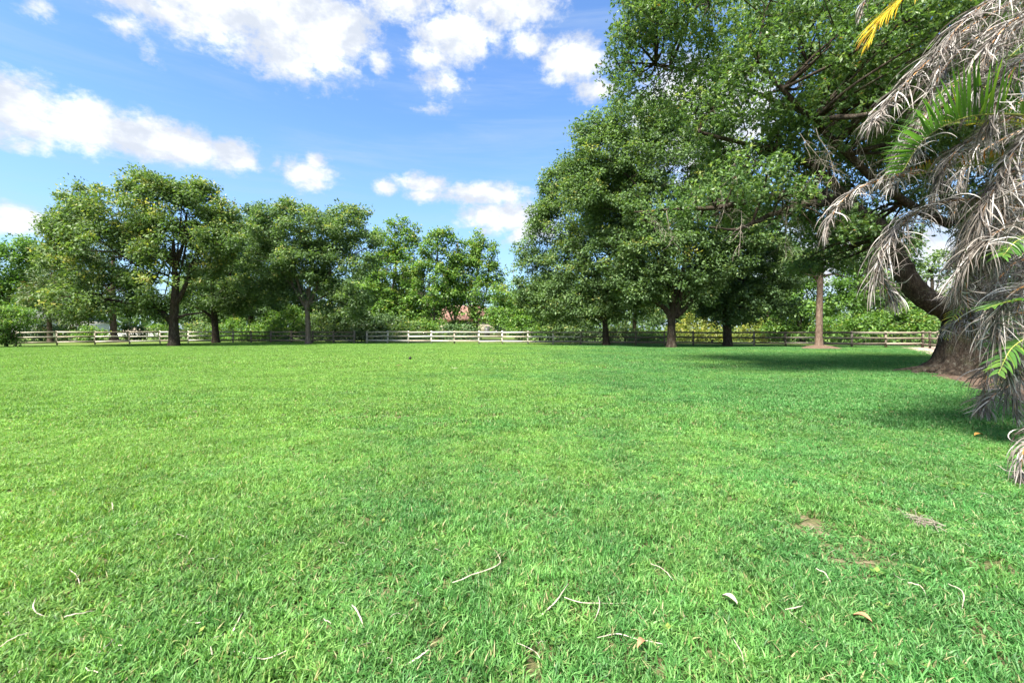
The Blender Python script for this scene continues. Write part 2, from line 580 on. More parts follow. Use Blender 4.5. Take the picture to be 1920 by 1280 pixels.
# mulch bed under the near oak and along the side fence (outline read on the ground)
BED = np.array([G(*p)[:2] for p in [(1688, 652), (1735, 661), (1768, 675), (1716, 693), (1740, 706), (1800, 720), (1850, 738), (1920, 776), (2080, 840), (2500, 800), (2400, 665), (1850, 654), (1760, 649)]])
bm = MB()
c = BED.mean(0)
bm.add(np.column_stack([np.vstack([BED, c[None]]), np.full(len(BED) + 1, .018)]), tris=[(len(BED), i, (i + 1) % len(BED)) for i in range(len(BED))])
tag(bm.build("mulch_bed", M["mulch"]), kind="structure")
STRIP = np.array([G(*p)[:2] for p in [(1688, 652.3), (1735, 661.5), (1769, 676), (1790, 690), (1812, 690), (1800, 660), (1760, 650)]])
bm = MB()
c = STRIP.mean(0)
bm.add(np.column_stack([np.vstack([STRIP, c[None]]), np.full(len(STRIP) + 1, .026)]), tris=[(len(STRIP), i, (i + 1) % len(STRIP)) for i in range(len(STRIP))])
tag(bm.build("dry_mulch_path", M["pale_mulch"]), kind="structure")


def inside(poly, X, Y):
    r = np.zeros(len(X), bool)
    n = len(poly)
    for i in range(n):
        x1, y1 = poly[i]
        x2, y2 = poly[(i + 1) % n]
        cnd = (y1 > Y) != (y2 > Y)
        xx = (x2 - x1) * (Y - y1) / (y2 - y1 + 1e-12) + x1
        r ^= cnd & (X < xx)
    return r


# chips lying on the bed
ch = MB()
pts = []
while len(pts) < 5200:
    X, Y = RS.uniform(BED[:, 0].min(), BED[:, 0].max(), 4000), RS.uniform(BED[:, 1].min(), BED[:, 1].max(), 4000)
    ok = inside(BED, X, Y) & (RS.rand(4000) < np.clip(14.0 / Y, 0, 1) ** 1.5) & (X < 1.2 * Y + 1)
    pts += list(zip(X[ok], Y[ok]))
pts = np.array(pts[:5200])
a = RS.rand(len(pts)) * 6.283
L = RS.uniform(.03, .11, len(pts))
W = L * RS.uniform(.2, .5, len(pts))
dx = np.stack([np.cos(a), np.sin(a), RS.uniform(-.3, .3, len(pts))], 1)
dy = np.stack([-np.sin(a), np.cos(a), RS.uniform(-.3, .3, len(pts))], 1)
cc = np.column_stack([pts, RS.uniform(.03, .05, len(pts))])
q = np.stack([cc + dx * L[:, None] * s1 + dy * W[:, None] * s2 for s1, s2 in ((-.5, -.5), (.5, -.5), (.5, .5), (-.5, .5))], 1)
ch.add(q.reshape(-1, 3), quads=np.arange(len(pts) * 4).reshape(-1, 4))
tag(ch.build("mulch_chips", M["mulch"]), kind="stuff")

# ------------------------------------------------------------------ turf
def blade_patch(n, r, h, w, seg, lean=.9, straw=.05, seed=0):
    rs = np.random.RandomState(seed)
    rad = r * np.sqrt(rs.rand(n)) * 1.15
    an = rs.rand(n) * 6.283
    # blades in little shoots of five
    nsh = max(n // 5, 1)
    si = np.arange(n) % nsh
    rad, an = rad[si], an[si]
    base = np.stack([rad * np.cos(an), rad * np.sin(an), np.zeros(n)], 1) + np.column_stack([rs.normal(0, r * .03, (n, 2)), np.zeros(n)])
    az = rs.rand(n) * 6.283
    hh = h * rs.uniform(.45, 1.25, n)
    ww = w * rs.uniform(.6, 1.3, n)
    le = lean * rs.uniform(.25, 1.3, n)
    d = np.stack([np.cos(az), np.sin(az), np.zeros(n)], 1)
    tw = az + rs.normal(0, .6, n)
    s = np.stack([-np.sin(tw), np.cos(tw), rs.normal(0, .25, n)], 1)
    tint = rs.beta(2.2, 2.4, n) * .9
    st = rs.rand(n) < straw
    tint[st] = rs.uniform(.92, 1, st.sum())
    rows = []
    for i in range(seg + 1):
        t = i / seg
        c = base + d * (hh * le * t ** 1.5)[:, None] + np.array([0, 0, 1.0]) * (hh * (t - .34 * le * t * t))[:, None]
        wd = ww * (1.0 if i == 0 else (1 - t ** 2.2))
        if i < seg:
            rows += [c - s * wd[:, None] / 2, c + s * wd[:, None] / 2]
        else:
            rows += [c]
    V = np.stack(rows, 1)
    k = V.shape[1]
    off = np.arange(n)[:, None] * k
    quads = [off + np.array([[2 * i, 2 * i + 1, 2 * i + 3, 2 * i + 2]]) for i in range(seg - 1)]
    tris = off + np.array([[2 * seg - 2, 2 * seg - 1, 2 * seg]])
    quads = np.concatenate(quads) if quads else np.zeros((0, 4), int)
    return V.reshape(-1, 3), quads, tris, np.tile(tint, max(seg - 1, 0)), tint


BARE = [(1535, 993, .33, .26), (1500, 972, .14, .08), (1660, 963, .24, .10), (1700, 972, .2, .08), (1600, 1050, .30, .16), (1590, 1085, .25, .1), (1275, 815, .3, .12), (870, 826, .35, .15),
        (680, 1105, .12, .1), (1680, 1063, .2, .06), (1020, 965, .2, .1), (1290, 1035, .16, .1), (1880, 1075, .2, .12)]


def grass_points(y0, y1, step, seed):
    rs = np.random.RandomState(seed)
    xm = 1.22 * y1 + 2.5
    X, Y = np.meshgrid(np.arange(-xm, xm, step), np.arange(y0, y1, step))
    X = X.ravel() + rs.uniform(-.55, .55, X.size) * step
    Y = Y.ravel() + rs.uniform(-.55, .55, Y.size) * step
    ok = (np.abs(X) < 1.2 * Y + 2.2) & (Y < 47.3 - .235 * X) & (Y < 81.5 + X) & ~inside(BED, X, Y)
    ok &= ((X - 22.9) ** 2 + (Y - 34.2) ** 2) > 1.3 ** 2
    sc = rs.uniform(.75, 1.3, X.size)
    # low soft hummocks of longer turf
    hum = np.sin(X * 2.3 + 1.7 * np.sin(Y * 1.1)) * np.sin(Y * 2.9 + 1.3 * np.sin(X * 1.9 + 2))
    sc *= 1 + .22 * hum
    for (px, py, rx, ry) in BARE:
        b = G(px, py)
        q = ((X - b[0]) / rx) ** 2 + ((Y - b[1]) / ry) ** 2 + .5 * np.sin(X * 23 + px) * np.sin(Y * 29 + py)
        sc *= np.clip(.5 + .5 * (q - .35) / .9, .5, 1)
        ok &= ~(rs.rand(X.size) < np.clip(1.15 - q, 0, 1) * .6)
    return np.stack([X, Y, np.full(X.size, .006)], 1)[ok], sc[ok], rs.rand(ok.sum()) * 6.283


def build_turf():
    specs = [  # patch (n, r, h, w, seg, lean), points (y0, y1, step)
        ((560, .155, .050, .0075, 3, 1.0, .045), (1.2, 6.2, .17)),
        ((760, .32, .052, .012, 2, .9, .03), (6.1, 16.0, .36)),
        ((900, .75, .055, .026, 1, .8, .012), (15.8, 60.0, .85)),
    ]
    V, Q, T, tq, tt, pid, rot, scl = [], [], [], [], [], [], [], []
    n = 0
    for i, (pa, po) in enumerate(specs):
        for var in range(2):
            v, q, t, a, b = blade_patch(*pa, seed=20 + i * 5 + var)
            V.append(v)
            Q.append(q + n)
            T.append(t + n)
            tq.append(a)
            tt.append(b)
            k = len(v)
            pid.append(np.full(k, i * 2 + var))
            rot.append(np.zeros(k))
            scl.append(np.ones(k))
            n += k
        p, s, r = grass_points(*po, seed=50 + i)
        V.append(p)
        pid.append(10 + i * 2 + (np.arange(len(p)) % 2))
        rot.append(r)
        scl.append(s)
        n += len(p)
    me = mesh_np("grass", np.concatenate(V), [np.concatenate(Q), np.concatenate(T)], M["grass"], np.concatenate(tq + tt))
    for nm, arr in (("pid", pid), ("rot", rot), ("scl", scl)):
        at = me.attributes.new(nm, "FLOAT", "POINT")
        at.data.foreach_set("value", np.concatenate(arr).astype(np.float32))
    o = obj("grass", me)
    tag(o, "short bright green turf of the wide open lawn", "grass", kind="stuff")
    ng = bpy.data.node_groups.new("turf", "GeometryNodeTree")
    ng.interface.new_socket("Geometry", in_out="INPUT", socket_type="NodeSocketGeometry")
    ng.interface.new_socket("Geometry", in_out="OUTPUT", socket_type="NodeSocketGeometry")
    N, Lk = ng.nodes, ng.links
    gi, go = N.new("NodeGroupInput"), N.new("NodeGroupOutput")
    join = N.new("GeometryNodeJoinGeometry")

    def attr(nm):
        a = N.new("GeometryNodeInputNamedAttribute")
        a.data_type = "FLOAT"
        a.inputs[0].default_value = nm
        return a.outputs[0]

    def pick(val):
        c = N.new("FunctionNodeCompare")
        c.data_type = "FLOAT"
        c.operation = "EQUAL"
        Lk.new(attr("pid"), c.inputs[0])
        c.inputs[1].default_value = val
        c.inputs["Epsilon"].default_value = .1
        s = N.new("GeometryNodeSeparateGeometry")
        s.domain = "POINT"
        Lk.new(gi.outputs[0], s.inputs[0])
        Lk.new(c.outputs[0], s.inputs[1])
        return s.outputs[0]

    for k in range(6):
        patch, points = pick(k), pick(10 + k)
        mp = N.new("GeometryNodeMeshToPoints")
        Lk.new(points, mp.inputs[0])
        inst = N.new("GeometryNodeInstanceOnPoints")
        Lk.new(mp.outputs[0], inst.inputs["Points"])
        Lk.new(patch, inst.inputs["Instance"])
        cx = N.new("ShaderNodeCombineXYZ")
        Lk.new(attr("rot"), cx.inputs[2])
        e2r = N.new("FunctionNodeEulerToRotation")
        Lk.new(cx.outputs[0], e2r.inputs[0])
        Lk.new(e2r.outputs[0], inst.inputs["Rotation"])
        cs = N.new("ShaderNodeCombineXYZ")
        cs.inputs[0].default_value = cs.inputs[1].default_value = 1.0
        Lk.new(attr("scl"), cs.inputs[2])
        Lk.new(cs.outputs[0], inst.inputs["Scale"])
        Lk.new(inst.outputs[0], join.inputs[0])
    Lk.new(join.outputs[0], go.inputs[0])
    md = o.modifiers.new("turf", "NODES")
    md.node_group = ng


build_turf()

# bare sandy spots in the turf
M["bare"] = solid_mat("bare_soil", [(.05, .05, .022), (.15, .125, .065), (.27, .225, .14)], 30, .95, .8, bscale=50)
for i, (px, py, rx, ry) in enumerate(BARE):
    b = G(px, py)
    t = MB()
    k = 44
    an = np.arange(k) / k * 6.283
    rr = .8 + .25 * np.sin(an * 3 + px) + .15 * np.sin(an * 7 + py) + .3 * (RS.rand(k) - .5)
    rx, ry = rx * .48, ry * .48
    t.add(np.vstack([np.stack([b[0] + rx * rr * np.cos(an), b[1] + ry * rr * np.sin(an), np.full(k, .009)], 1), [[b[0], b[1], .013]]]), tris=[(k, j, (j + 1) % k) for j in range(k)])
    tag(t.build("bare_ground", M["bare"]), kind="structure")


# ------------------------------------------------------------------ trees
def gapnoise(p, s, ph):
    return (np.sin(p[:, 0] * s + ph) * np.sin(p[:, 1] * s * 1.13 + ph * 1.7) + np.sin(p[:, 2] * s * 1.27 + ph * .6 + 1.3 * np.sin(p[:, 0] * s * .6)) * np.sin((p[:, 0] + p[:, 2]) * s * .71 + ph * 2.1)) * .5


def leaf_sheets(mb, C, A, Nn, L, W, tint):
    """rhombic leaves: centre base C, axis A, normal Nn"""
    A = unit(A)
    S = unit(np.cross(A, Nn))
    up = np.cross(S, A)
    L, W = L[:, None], W[:, None]
    v = np.stack([C, C + A * L * .45 + S * W * .5 + up * W * .12, C + A * L, C + A * L * .45 - S * W * .5 + up * W * .12], 1)
    n = len(C)
    mb.add(v.reshape(-1, 3), quads=np.arange(n * 4).reshape(-1, 4), tint=tint)


def crown_clumps(rs, lobes, Yt, cr, fill, gap, seed, front=.75):
    """clump centres in the union of the lobes. lobe = (px, py, rx_px, ry_px[, dY, depth_m])"""
    out, wts = [], []
    E = []
    for lb in lobes:
        dY = lb[4] if len(lb) > 4 else 0.0
        Y = Yt + dY
        c = P(lb[0], lb[1], Y)
        rx, rz = lb[2] * Y / F, lb[3] * Y / F
        ry = lb[5] if len(lb) > 5 else rx * .9
        E.append((c, np.array((rx, ry, rz))))
    for (c, r) in E:
        area = 4 * math.pi * ((r[0] * r[1]) ** 1.6 / 3 + (r[0] * r[2]) ** 1.6 / 3 + (r[1] * r[2]) ** 1.6 / 3) ** (1 / 1.6)
        n = int(area / (math.pi * cr * cr) * fill * 1.5)
        u = unit(rs.normal(0, 1, (n, 3)))
        rad = 1.0 - np.abs(rs.normal(0, .17, n)) + rs.normal(0, .05, n)
        deep = rs.rand(n) < .22
        rad[deep] = rs.uniform(.35, .85, deep.sum())
        p = c + u * rad[:, None] * r
        out_ = rs.rand(n) < .05
        rad[out_] = rs.uniform(1.05, 1.22, out_.sum())
        p = c + u * rad[:, None] * r
        keep = rs.rand(n) < np.where(u[:, 1] > .25, front, 1.0)
        keep &= rs.rand(n) < np.where(u[:, 2] < -.55, .75, 1.0)
        for (c2, r2) in E:
            if c2 is not c:
                keep &= (np.sum(((p - c2) / r2) ** 2, 1) > .42) | (rs.rand(n) < .15)
        keep &= gapnoise(p, 1.5 / cr * .55, seed) > gap
        keep &= p[:, 2] > cr * .5
        out.append(p[keep])
    return np.concatenate(out), E


def make_tree(name, label, cat, base, trunk, lobes, mat, bark="bark", group=None, leaf=.2, lw=.5, lai=3.0, cr=.7, fill=2.0, gap=-.35,
              limbs=(), auto=True, twigs=.5, new=.18, flare=1.25, sides=10, seed=1, crown_name="crown", droop=.25, front=.75, base_tint=.0, bumps=3):
    """base (X, Y) on the ground; trunk/limbs: [(px, py, r_px[, dY])]; lobes in px at the tree's depth"""
    rs = np.random.RandomState(seed)
    Yt = float(base[1])
    B = np.array((base[0], base[1], 0.0))
    root = thing(name, label, cat, B, group)

    def path(sp):
        p = np.array([P(q[0], q[1], Yt + (q[3] if len(q) > 3 else 0)) for q in sp])
        r = np.array([q[2] * (Yt + (q[3] if len(q) > 3 else 0)) / F for q in sp])
        return p, r

    tp, tr = path(trunk)
    tp[0] = B + np.array((0, 0, -.05))
    n = 14
    cen = spline(tp, n)
    rad = np.interp(np.linspace(0, 1, n), np.linspace(0, 1, len(tr)), tr)
    zz = np.clip(cen[:, 2], 0, None)
    rad = rad * .88 * (1 + (flare - 1) * np.exp(-zz / .35))
    mb = MB(B)
    mb.tube(cen, rad, sides, rough=.16)
    mb.build("trunk", M[bark], root, True)
    nodes = [cen[n // 2:]]
    more_ = []
    for lb in lobes:
        for _ in range(bumps):
            a_ = rs.uniform(-.35, math.pi + .35)
            k_ = rs.uniform(.24, .42)
            q_ = min(lb[2], lb[3] * 1.3)
            more_.append((lb[0] + lb[2] * 1.0 * math.cos(a_), lb[1] - lb[3] * 1.0 * math.sin(a_), q_ * k_, q_ * k_ * .75) + ((lb[4],) if len(lb) > 4 else (rs.uniform(-.4, .2) * lb[2] * Yt / F,)))
    C, E = crown_clumps(rs, list(lobes) + more_, Yt, cr, fill, gap, seed * 1.37, front)
    E = E[:len(lobes)]
    allimbs = []
    for lb in limbs:
        p, r = path(lb)
        allimbs.append((spline(p, 10), np.interp(np.linspace(0, 1, 10), np.linspace(0, 1, len(r)), r)))
    if auto:
        for (c, r) in E:
            src = cen[rs.randint(int(n * .55), n)]
            mid = src * .5 + c * .5 + rs.normal(0, .25, 3) * np.linalg.norm(c - src) * .3
            mid[2] += .1 * np.linalg.norm(c - src)
            pth = spline([src, mid, c + (0, 0, .2 * r[2])], 9)
            allimbs.append((pth, np.linspace(tr[-1] * .6, .03, 9)))
    for p, r in allimbs:
        mb = MB(B)
        mb.tube(p, r, 7, rough=.15)
        mb.build("limb", M[bark], root, True)
        nodes.append(p[2:])
    nd = np.concatenate(nodes)
    if twigs > 0 and len(C):
        mb = MB(B)
        pick = rs.rand(len(C)) < twigs * .6
        for c in C[pick]:
            d = np.linalg.norm(nd - c, axis=1) + np.where(nd[:, 2] > c[2] + .5, 1.5, 0)
            s = nd[np.argmin(d)]
            L = np.linalg.norm(c - s)
            if L < .3 or L > 7:
                continue
            m = s * .45 + c * .55 + rs.normal(0, .1, 3) * L
            mb.tube(spline([s, m, c], 5), np.linspace(.022 + .008 * L, .008, 5), 3, cap=False)
        if mb.n:
            tag(mb.build("twigs", M[bark], root), kind="stuff")
    # leaves
    la = leaf * leaf * lw * .5
    area = sum(math.pi * r[0] * r[2] for c, r in E) * .8
    nl = int(lai * 2.05 * area / (la * 1.5))
    k = max(6, int(nl / max(len(C), 1)))
    idx = np.repeat(np.arange(len(C)), k)
    n = len(idx)
    off = rs.normal(0, 1, (n, 3))
    off = off / np.maximum(np.linalg.norm(off, axis=1, keepdims=True), 1e-6) * (rs.rand(n, 1) ** .5)
    csz = cr * rs.uniform(.5, 1.4, len(C))
    off *= csz[idx][:, None] * np.array((1.0, 1.0, .62))
    pc = C[idx] + off
    ok = pc[:, 2] > .15
    pc, idx, off = pc[ok], idx[ok], off[ok]
    n = len(pc)
    outw = unit(off + 1e-3)
    A = unit(outw * .7 + rs.normal(0, .6, (n, 3)) + np.array((0, 0, -droop)))
    Nn = unit(np.array((0, 0, .9)) + outw * .5 + rs.normal(0, .55, (n, 3)))
    ctint = rs.normal(.42 + base_tint, .13, len(C))
    zc = (C[:, 2] - C[:, 2].min()) / (np.ptp(C[:, 2]) + 1e-6)
    newg = rs.rand(len(C)) < new * (.5 + zc)
    tint = ctint[idx] + rs.normal(0, .11, n)
    tip = (outw[:, 2] > .1) & newg[idx] & (rs.rand(n) < .7)
    tint[tip] += .38
    Ls = leaf * 1.25 * rs.uniform(.65, 1.25, n)
    mb = MB(B)
    leaf_sheets(mb, pc, A, Nn, Ls, Ls * lw * rs.uniform(.8, 1.2, n), np.clip(tint, 0, 1))
    mb.build(crown_name, M[mat], root)
    return root


GB = "trees standing behind the fence"
# --- left group
b = G(326, 649)
make_tree("oak_tree", "broad yellow-green oak with a low limb arching left, in front of the fence", "tree", b,
          [(326, 649, 10.5), (326, 625, 9), (326, 590, 8.5), (328, 560, 7.5), (329, 530, 6), (326, 490, 4.5), (325, 450, 2.5)],
          [(270, 395, 95, 60), (185, 430, 75, 55), (345, 400, 75, 55), (300, 360, 62, 32), (350, 455, 90, 60), (240, 480, 105, 62), (150, 500, 62, 52), (330, 510, 80, 48),
           (190, 560, 95, 42), (275, 548, 70, 38), (405, 440, 42, 55), (150, 385, 30, 38), (345, 355, 40, 24), (110, 545, 35, 40), (300, 590, 28, 16)],
          "yellow_oak", seed=11, leaf=.21, lai=2.35, cr=.8, gap=-.12, new=.30, base_tint=.0,
          limbs=[[(324, 605, 6), (312, 592, 5.5), (295, 580, 4.5), (272, 571, 4), (240, 568, 3), (200, 560, 2)],
                 [(329, 570, 5), (340, 552, 4.2), (350, 530, 3.5), (358, 495, 2.5)], [(329, 597, 3), (350, 590, 2.3), (380, 586, 1.5)], [(326, 500, 4), (290, 460, 3), (250, 420, 2)], [(327, 510, 3.5), (345, 450, 2.5), (350, 400, 1.6)]])
bY = 48.0
make_tree("oak_tree", "leaning green oak second from the broad yellow-green oak, long limb reaching right", "tree", P(405, HY, bY),
          [(405, 643, 7.5), (404, 620, 6.5), (402, 595, 6), (400, 570, 5), (398, 540, 3.5), (400, 500, 2.5)],
          [(405, 450, 50, 48), (440, 500, 52, 48), (395, 520, 48, 46), (460, 545, 45, 32), (365, 555, 40, 30), (430, 565, 45, 26)],
          "oak", seed=12, leaf=.22, lai=2.4, cr=.75, new=.25, gap=-.14,
          limbs=[[(403, 585, 4), (425, 572, 3.2), (455, 562, 2.5), (490, 556, 1.5)], [(402, 600, 3), (385, 585, 2.4), (365, 575, 1.5)], [(400, 570, 3), (425, 530, 2.2), (440, 490, 1.5)]])
b = G(578, 645)
make_tree("oak_tree", "round-headed dark green oak with a pale slender forked trunk", "tree", b,
          [(579, 645, 6), (578, 620, 5.3), (577, 595, 5), (576, 575, 4.6), (580, 545, 3.2), (585, 505, 2.4), (590, 460, 1.6)],
          [(580, 430, 72, 45), (525, 440, 58, 42), (645, 440, 55, 45), (570, 400, 40, 20), (650, 410, 42, 22), (505, 405, 32, 20), (515, 500, 58, 42), (640, 505, 62, 52), (570, 490, 60, 40),
           (690, 470, 18, 26), (545, 560, 30, 20), (640, 570, 48, 30), (490, 540, 38, 34), (605, 540, 40, 30)],
          "oak", bark="pale_bark", seed=13, leaf=.21, lai=2.9, cr=.75, new=.30, gap=-.18,
          limbs=[[(576, 580, 3.4), (562, 558, 2.8), (548, 532, 2.3), (542, 500, 1.6)], [(576, 573, 3), (563, 545, 2.4), (556, 515, 1.8), (550, 470, 1.2)], [(580, 570, 2.6), (592, 545, 2), (600, 510, 1.4)], [(578, 572, 2.2), (595, 562, 1.6), (625, 548, 1)]])
make_tree("oak_tree", "very dark oak half hidden behind the round-headed oak, in line with its left edge", "tree", P(470, HY, 58),
          [(470, 640, 6), (470, 600, 5), (470, 550, 4)], [(480, 430, 45, 40), (455, 480, 45, 55), (500, 500, 50, 60), (430, 420, 28, 30), (470, 560, 50, 35)],
          "dark", seed=14, leaf=.25, lai=3.0, cr=.85, twigs=.2, group=GB, new=.05)
make_tree("leafy_tree", "bright green rounded tree at the far left, behind the shrub", "tree", P(15, HY, 56),
          [(15, 640, 6), (15, 600, 5), (18, 540, 4)], [(20, 490, 55, 40), (-40, 510, 60, 60), (55, 510, 32, 38), (20, 560, 70, 40)],
          "bright", seed=15, leaf=.27, lai=3.0, cr=.9, twigs=.2, group=GB, new=.15)
make_tree("pine_tree", "bushy pine behind the left fence with a thick reddish trunk in a mulch ring", "tree", P(214, HY, 54),
          [(214, 640, 7.5), (213, 620, 6), (212, 590, 5.5), (212, 540, 4.5), (212, 480, 3)],
          [(215, 540, 60, 40), (150, 560, 55, 38), (215, 470, 45, 45), (120, 520, 40, 40), (150, 500, 45, 42)],
          "needles", bark="pine_bark", seed=16, leaf=.42, lw=.16, lai=2.0, cr=.75, fill=1.6, gap=-.1, twigs=.4, group=GB, new=.2, flare=1.4)
make_tree("pine_tree", "small drooping pine with browning needles beyond the first bays of the left fence", "tree", P(95, HY, 51),
          [(95, 640, 5), (92, 600, 4), (92, 540, 2.5)], [(95, 510, 34, 22), (80, 560, 34, 26), (118, 560, 34, 36), (105, 605, 34, 22)],
          "needles", bark="pine_bark", seed=17, leaf=.45, lw=.16, lai=2.2, cr=.7, fill=1.8, gap=-.1, twigs=.4, group=GB, new=.45, base_tint=.08)

# --- slender trees in the middle
slim = [
    (738, 62, "tall loose light-green tree next to the round-headed oak's right edge", "bright",
     [(745, 425, 18, 16), (775, 430, 10, 12), (730, 455, 28, 24), (758, 465, 24, 26), (712, 450, 14, 22), (740, 505, 44, 34), (720, 540, 42, 28), (765, 540, 26, 34), (735, 580, 42, 30), (720, 605, 46, 18), (770, 600, 34, 20)], 21),
    (815, 60, "tall light-green tree with an airy leaning top, left of the sky gap", "bright",
     [(825, 440, 15, 14), (850, 448, 12, 10), (810, 462, 20, 18), (800, 490, 16, 20), (845, 470, 16, 18), (815, 520, 32, 26), (795, 555, 26, 28), (838, 505, 18, 24), (822, 556, 32, 18), (790, 585, 20, 18), (808, 610, 30, 12), (838, 584, 18, 11), (862, 582, 12, 8)], 22),
    (893, 61, "tall airy light-green tree, rightmost of the three before the sky gap", "bright",
     [(895, 452, 16, 14), (915, 462, 16, 16), (878, 475, 20, 20), (905, 495, 28, 24), (870, 515, 26, 22), (925, 515, 14, 22), (895, 545, 34, 24), (884, 560, 30, 16), (905, 590, 20, 18), (935, 570, 18, 26), (870, 612, 26, 10), (938, 520, 10, 14)], 23),
    (852, 66, "thin tree seen through the airy pair, above the tiled roof", "bright",
     [(852, 520, 20, 24), (840, 550, 26, 24), (868, 552, 22, 22)], 24),
]
for px, Y, lab, mt, lobes, sd in slim:
    lobes = [(a_, b_, c_ * 1.05, d_ * 1.12) for a_, b_, c_, d_ in lobes]
    tr_ = [(px, 640, 3.2), (px + 1, 600, 2.8), (px - 2, 550, 2.4), (px + 4, 500, 1.8), (px + 6, 455, 1)]
    make_tree("slender_tree", lab, "tree", P(px, HY, Y), tr_, lobes, mt, bark="pale_bark", seed=sd, leaf=.27, lw=.55, lai=3.0, cr=.6, gap=-.28, twigs=.5, group=GB, new=.5, base_tint=.08, sides=7,
              limbs=[[(px, 610, 2), (px - 14, 570, 1.6), (px - 22, 520, 1)], [(px, 600, 2), (px + 16, 560, 1.5), (px + 24, 500, 1)]])
make_tree("leafy_tree", "bright bushy tree filling the dip between the airy trees and the big right-hand oaks", "tree", P(975, HY, 54),
          [(975, 640, 5), (975, 600, 4), (975, 570, 3)], [(965, 555, 36, 32), (1000, 575, 40, 36), (945, 590, 32, 28), (975, 605, 50, 24), (940, 535, 14, 18)],
          "bright", seed=25, leaf=.26, lai=3.0, cr=.75, twigs=.3, group=GB, new=.4, base_tint=.05)

# --- right group
make_tree("oak_tree", "dense green oak with a slim dark trunk, leftmost of the right-hand oaks", "tree", P(1137, HY, 41.5),
          [(1137, 647, 8.5), (1136, 630, 6.2), (1134, 605, 5.8), (1136, 580, 5), (1140, 540, 4), (1145, 480, 2.5)],
          [(1085, 400, 62, 55), (1035, 445, 48, 55), (1130, 370, 62, 45), (1005, 510, 38, 50), (1060, 510, 62, 55), (1130, 470, 70, 60), (1090, 570, 78, 36), (1020, 570, 46, 36), (1160, 555, 55, 46), (1015, 410, 20, 28), (985, 470, 14, 24), (1060, 345, 36, 36), (1100, 330, 50, 40), (1160, 420, 60, 50), (1110, 530, 70, 40), (1035, 380, 24, 30)],
          "oak", seed=31, leaf=.2, lai=2.9, cr=.72, gap=-.42, new=.22, base_tint=.04,
          limbs=[[(1134, 602, 4), (1122, 594, 3.2), (1106, 589, 2.4), (1085, 575, 1.5)], [(1136, 580, 3), (1155, 545, 2.2), (1165, 510, 1.5)], [(1138, 560, 3), (1110, 500, 2), (1090, 440, 1.4)]])
b = G(1259, 651.5)
make_tree("oak_tree", "tall spreading oak forking low into four limbs, middle of the right-hand oaks", "tree", b,
          [(1258, 651.5, 10.5), (1259, 640, 9), (1259, 615, 8.2), (1260, 592, 8.2), (1262, 570, 6), (1262, 530, 4.5), (1262, 470, 3)],
          [(1215, 300, 85, 62), (1290, 280, 85, 70), (1130, 290, 55, 48), (1200, 230, 70, 38), (1110, 350, 50, 45), (1180, 390, 85, 62), (1270, 390, 90, 65), (1350, 370, 70, 70), (1225, 470, 85, 62), (1310, 480, 75, 62),
           (1200, 545, 50, 36), (1300, 545, 42, 34), (1380, 450, 55, 60), (1115, 240, 26, 30), (1088, 265, 22, 34), (1150, 340, 60, 50), (1250, 340, 90, 60), (1330, 430, 70, 60), (1255, 530, 70, 36), (1160, 470, 50, 50), (1100, 300, 40, 45)],
          "oak", seed=32, leaf=.19, lai=2.6, cr=.75, gap=-.42, new=.15,
          limbs=[[(1258, 597, 6), (1247, 578, 5), (1230, 566, 4.2), (1205, 545, 3), (1185, 510, 2)], [(1262, 590, 5.5), (1262, 555, 4.5), (1256, 510, 3.5), (1240, 450, 2.4)],
                 [(1264, 592, 5.5), (1275, 565, 4.6), (1278, 530, 3.6), (1285, 470, 2.5)], [(1266, 594, 5.5), (1288, 575, 4.6), (1310, 548, 3.6), (1330, 515, 2.6), (1365, 470, 1.8)]])
make_tree("oak_tree", "low dark oak with a stout black trunk, right of the four-limbed oak", "tree", P(1365, HY, 38.6),
          [(1366, 650, 10), (1364, 635, 8.6), (1363, 610, 8.4), (1363, 588, 8), (1368, 560, 5.5), (1372, 520, 3.5)],
          [(1380, 500, 68, 50), (1440, 525, 50, 48), (1330, 530, 52, 44), (1400, 565, 70, 34), (1355, 585, 40, 24), (1465, 560, 32, 36), (1420, 470, 50, 40)],
          "dark", seed=33, leaf=.2, lai=2.8, cr=.72, gap=-.3, new=.12, base_tint=.08,
          limbs=[[(1362, 596, 4.5), (1345, 578, 3.5), (1322, 570, 2.6), (1300, 566, 1.6)], [(1366, 590, 4.5), (1385, 565, 3.5), (1415, 545, 2.4)], [(1366, 575, 4), (1372, 540, 3), (1380, 500, 2)]])
make_tree("pine_tree", "single straight pine with a bare reddish trunk rising from a mulch mound", "tree", P(1536, HY, 34.2),
          [(1536, 648, 7.6), (1536, 620, 6.8), (1537, 570, 6.2), (1538, 520, 5.8), (1540, 470, 5), (1542, 420, 4)],
          [(1540, 455, 60, 30), (1510, 480, 34, 16), (1575, 485, 36, 16), (1545, 410, 50, 40)],
          "needles", bark="pine_bark", seed=34, leaf=.4, lw=.14, lai=1.6, cr=.7, fill=1.5, gap=-.05, twigs=.5, new=.1,
          limbs=[[(1537, 520, 2), (1515, 515, 1.5), (1490, 505, .9)], [(1539, 518, 2), (1565, 514, 1.5), (1590, 520, .8)]])
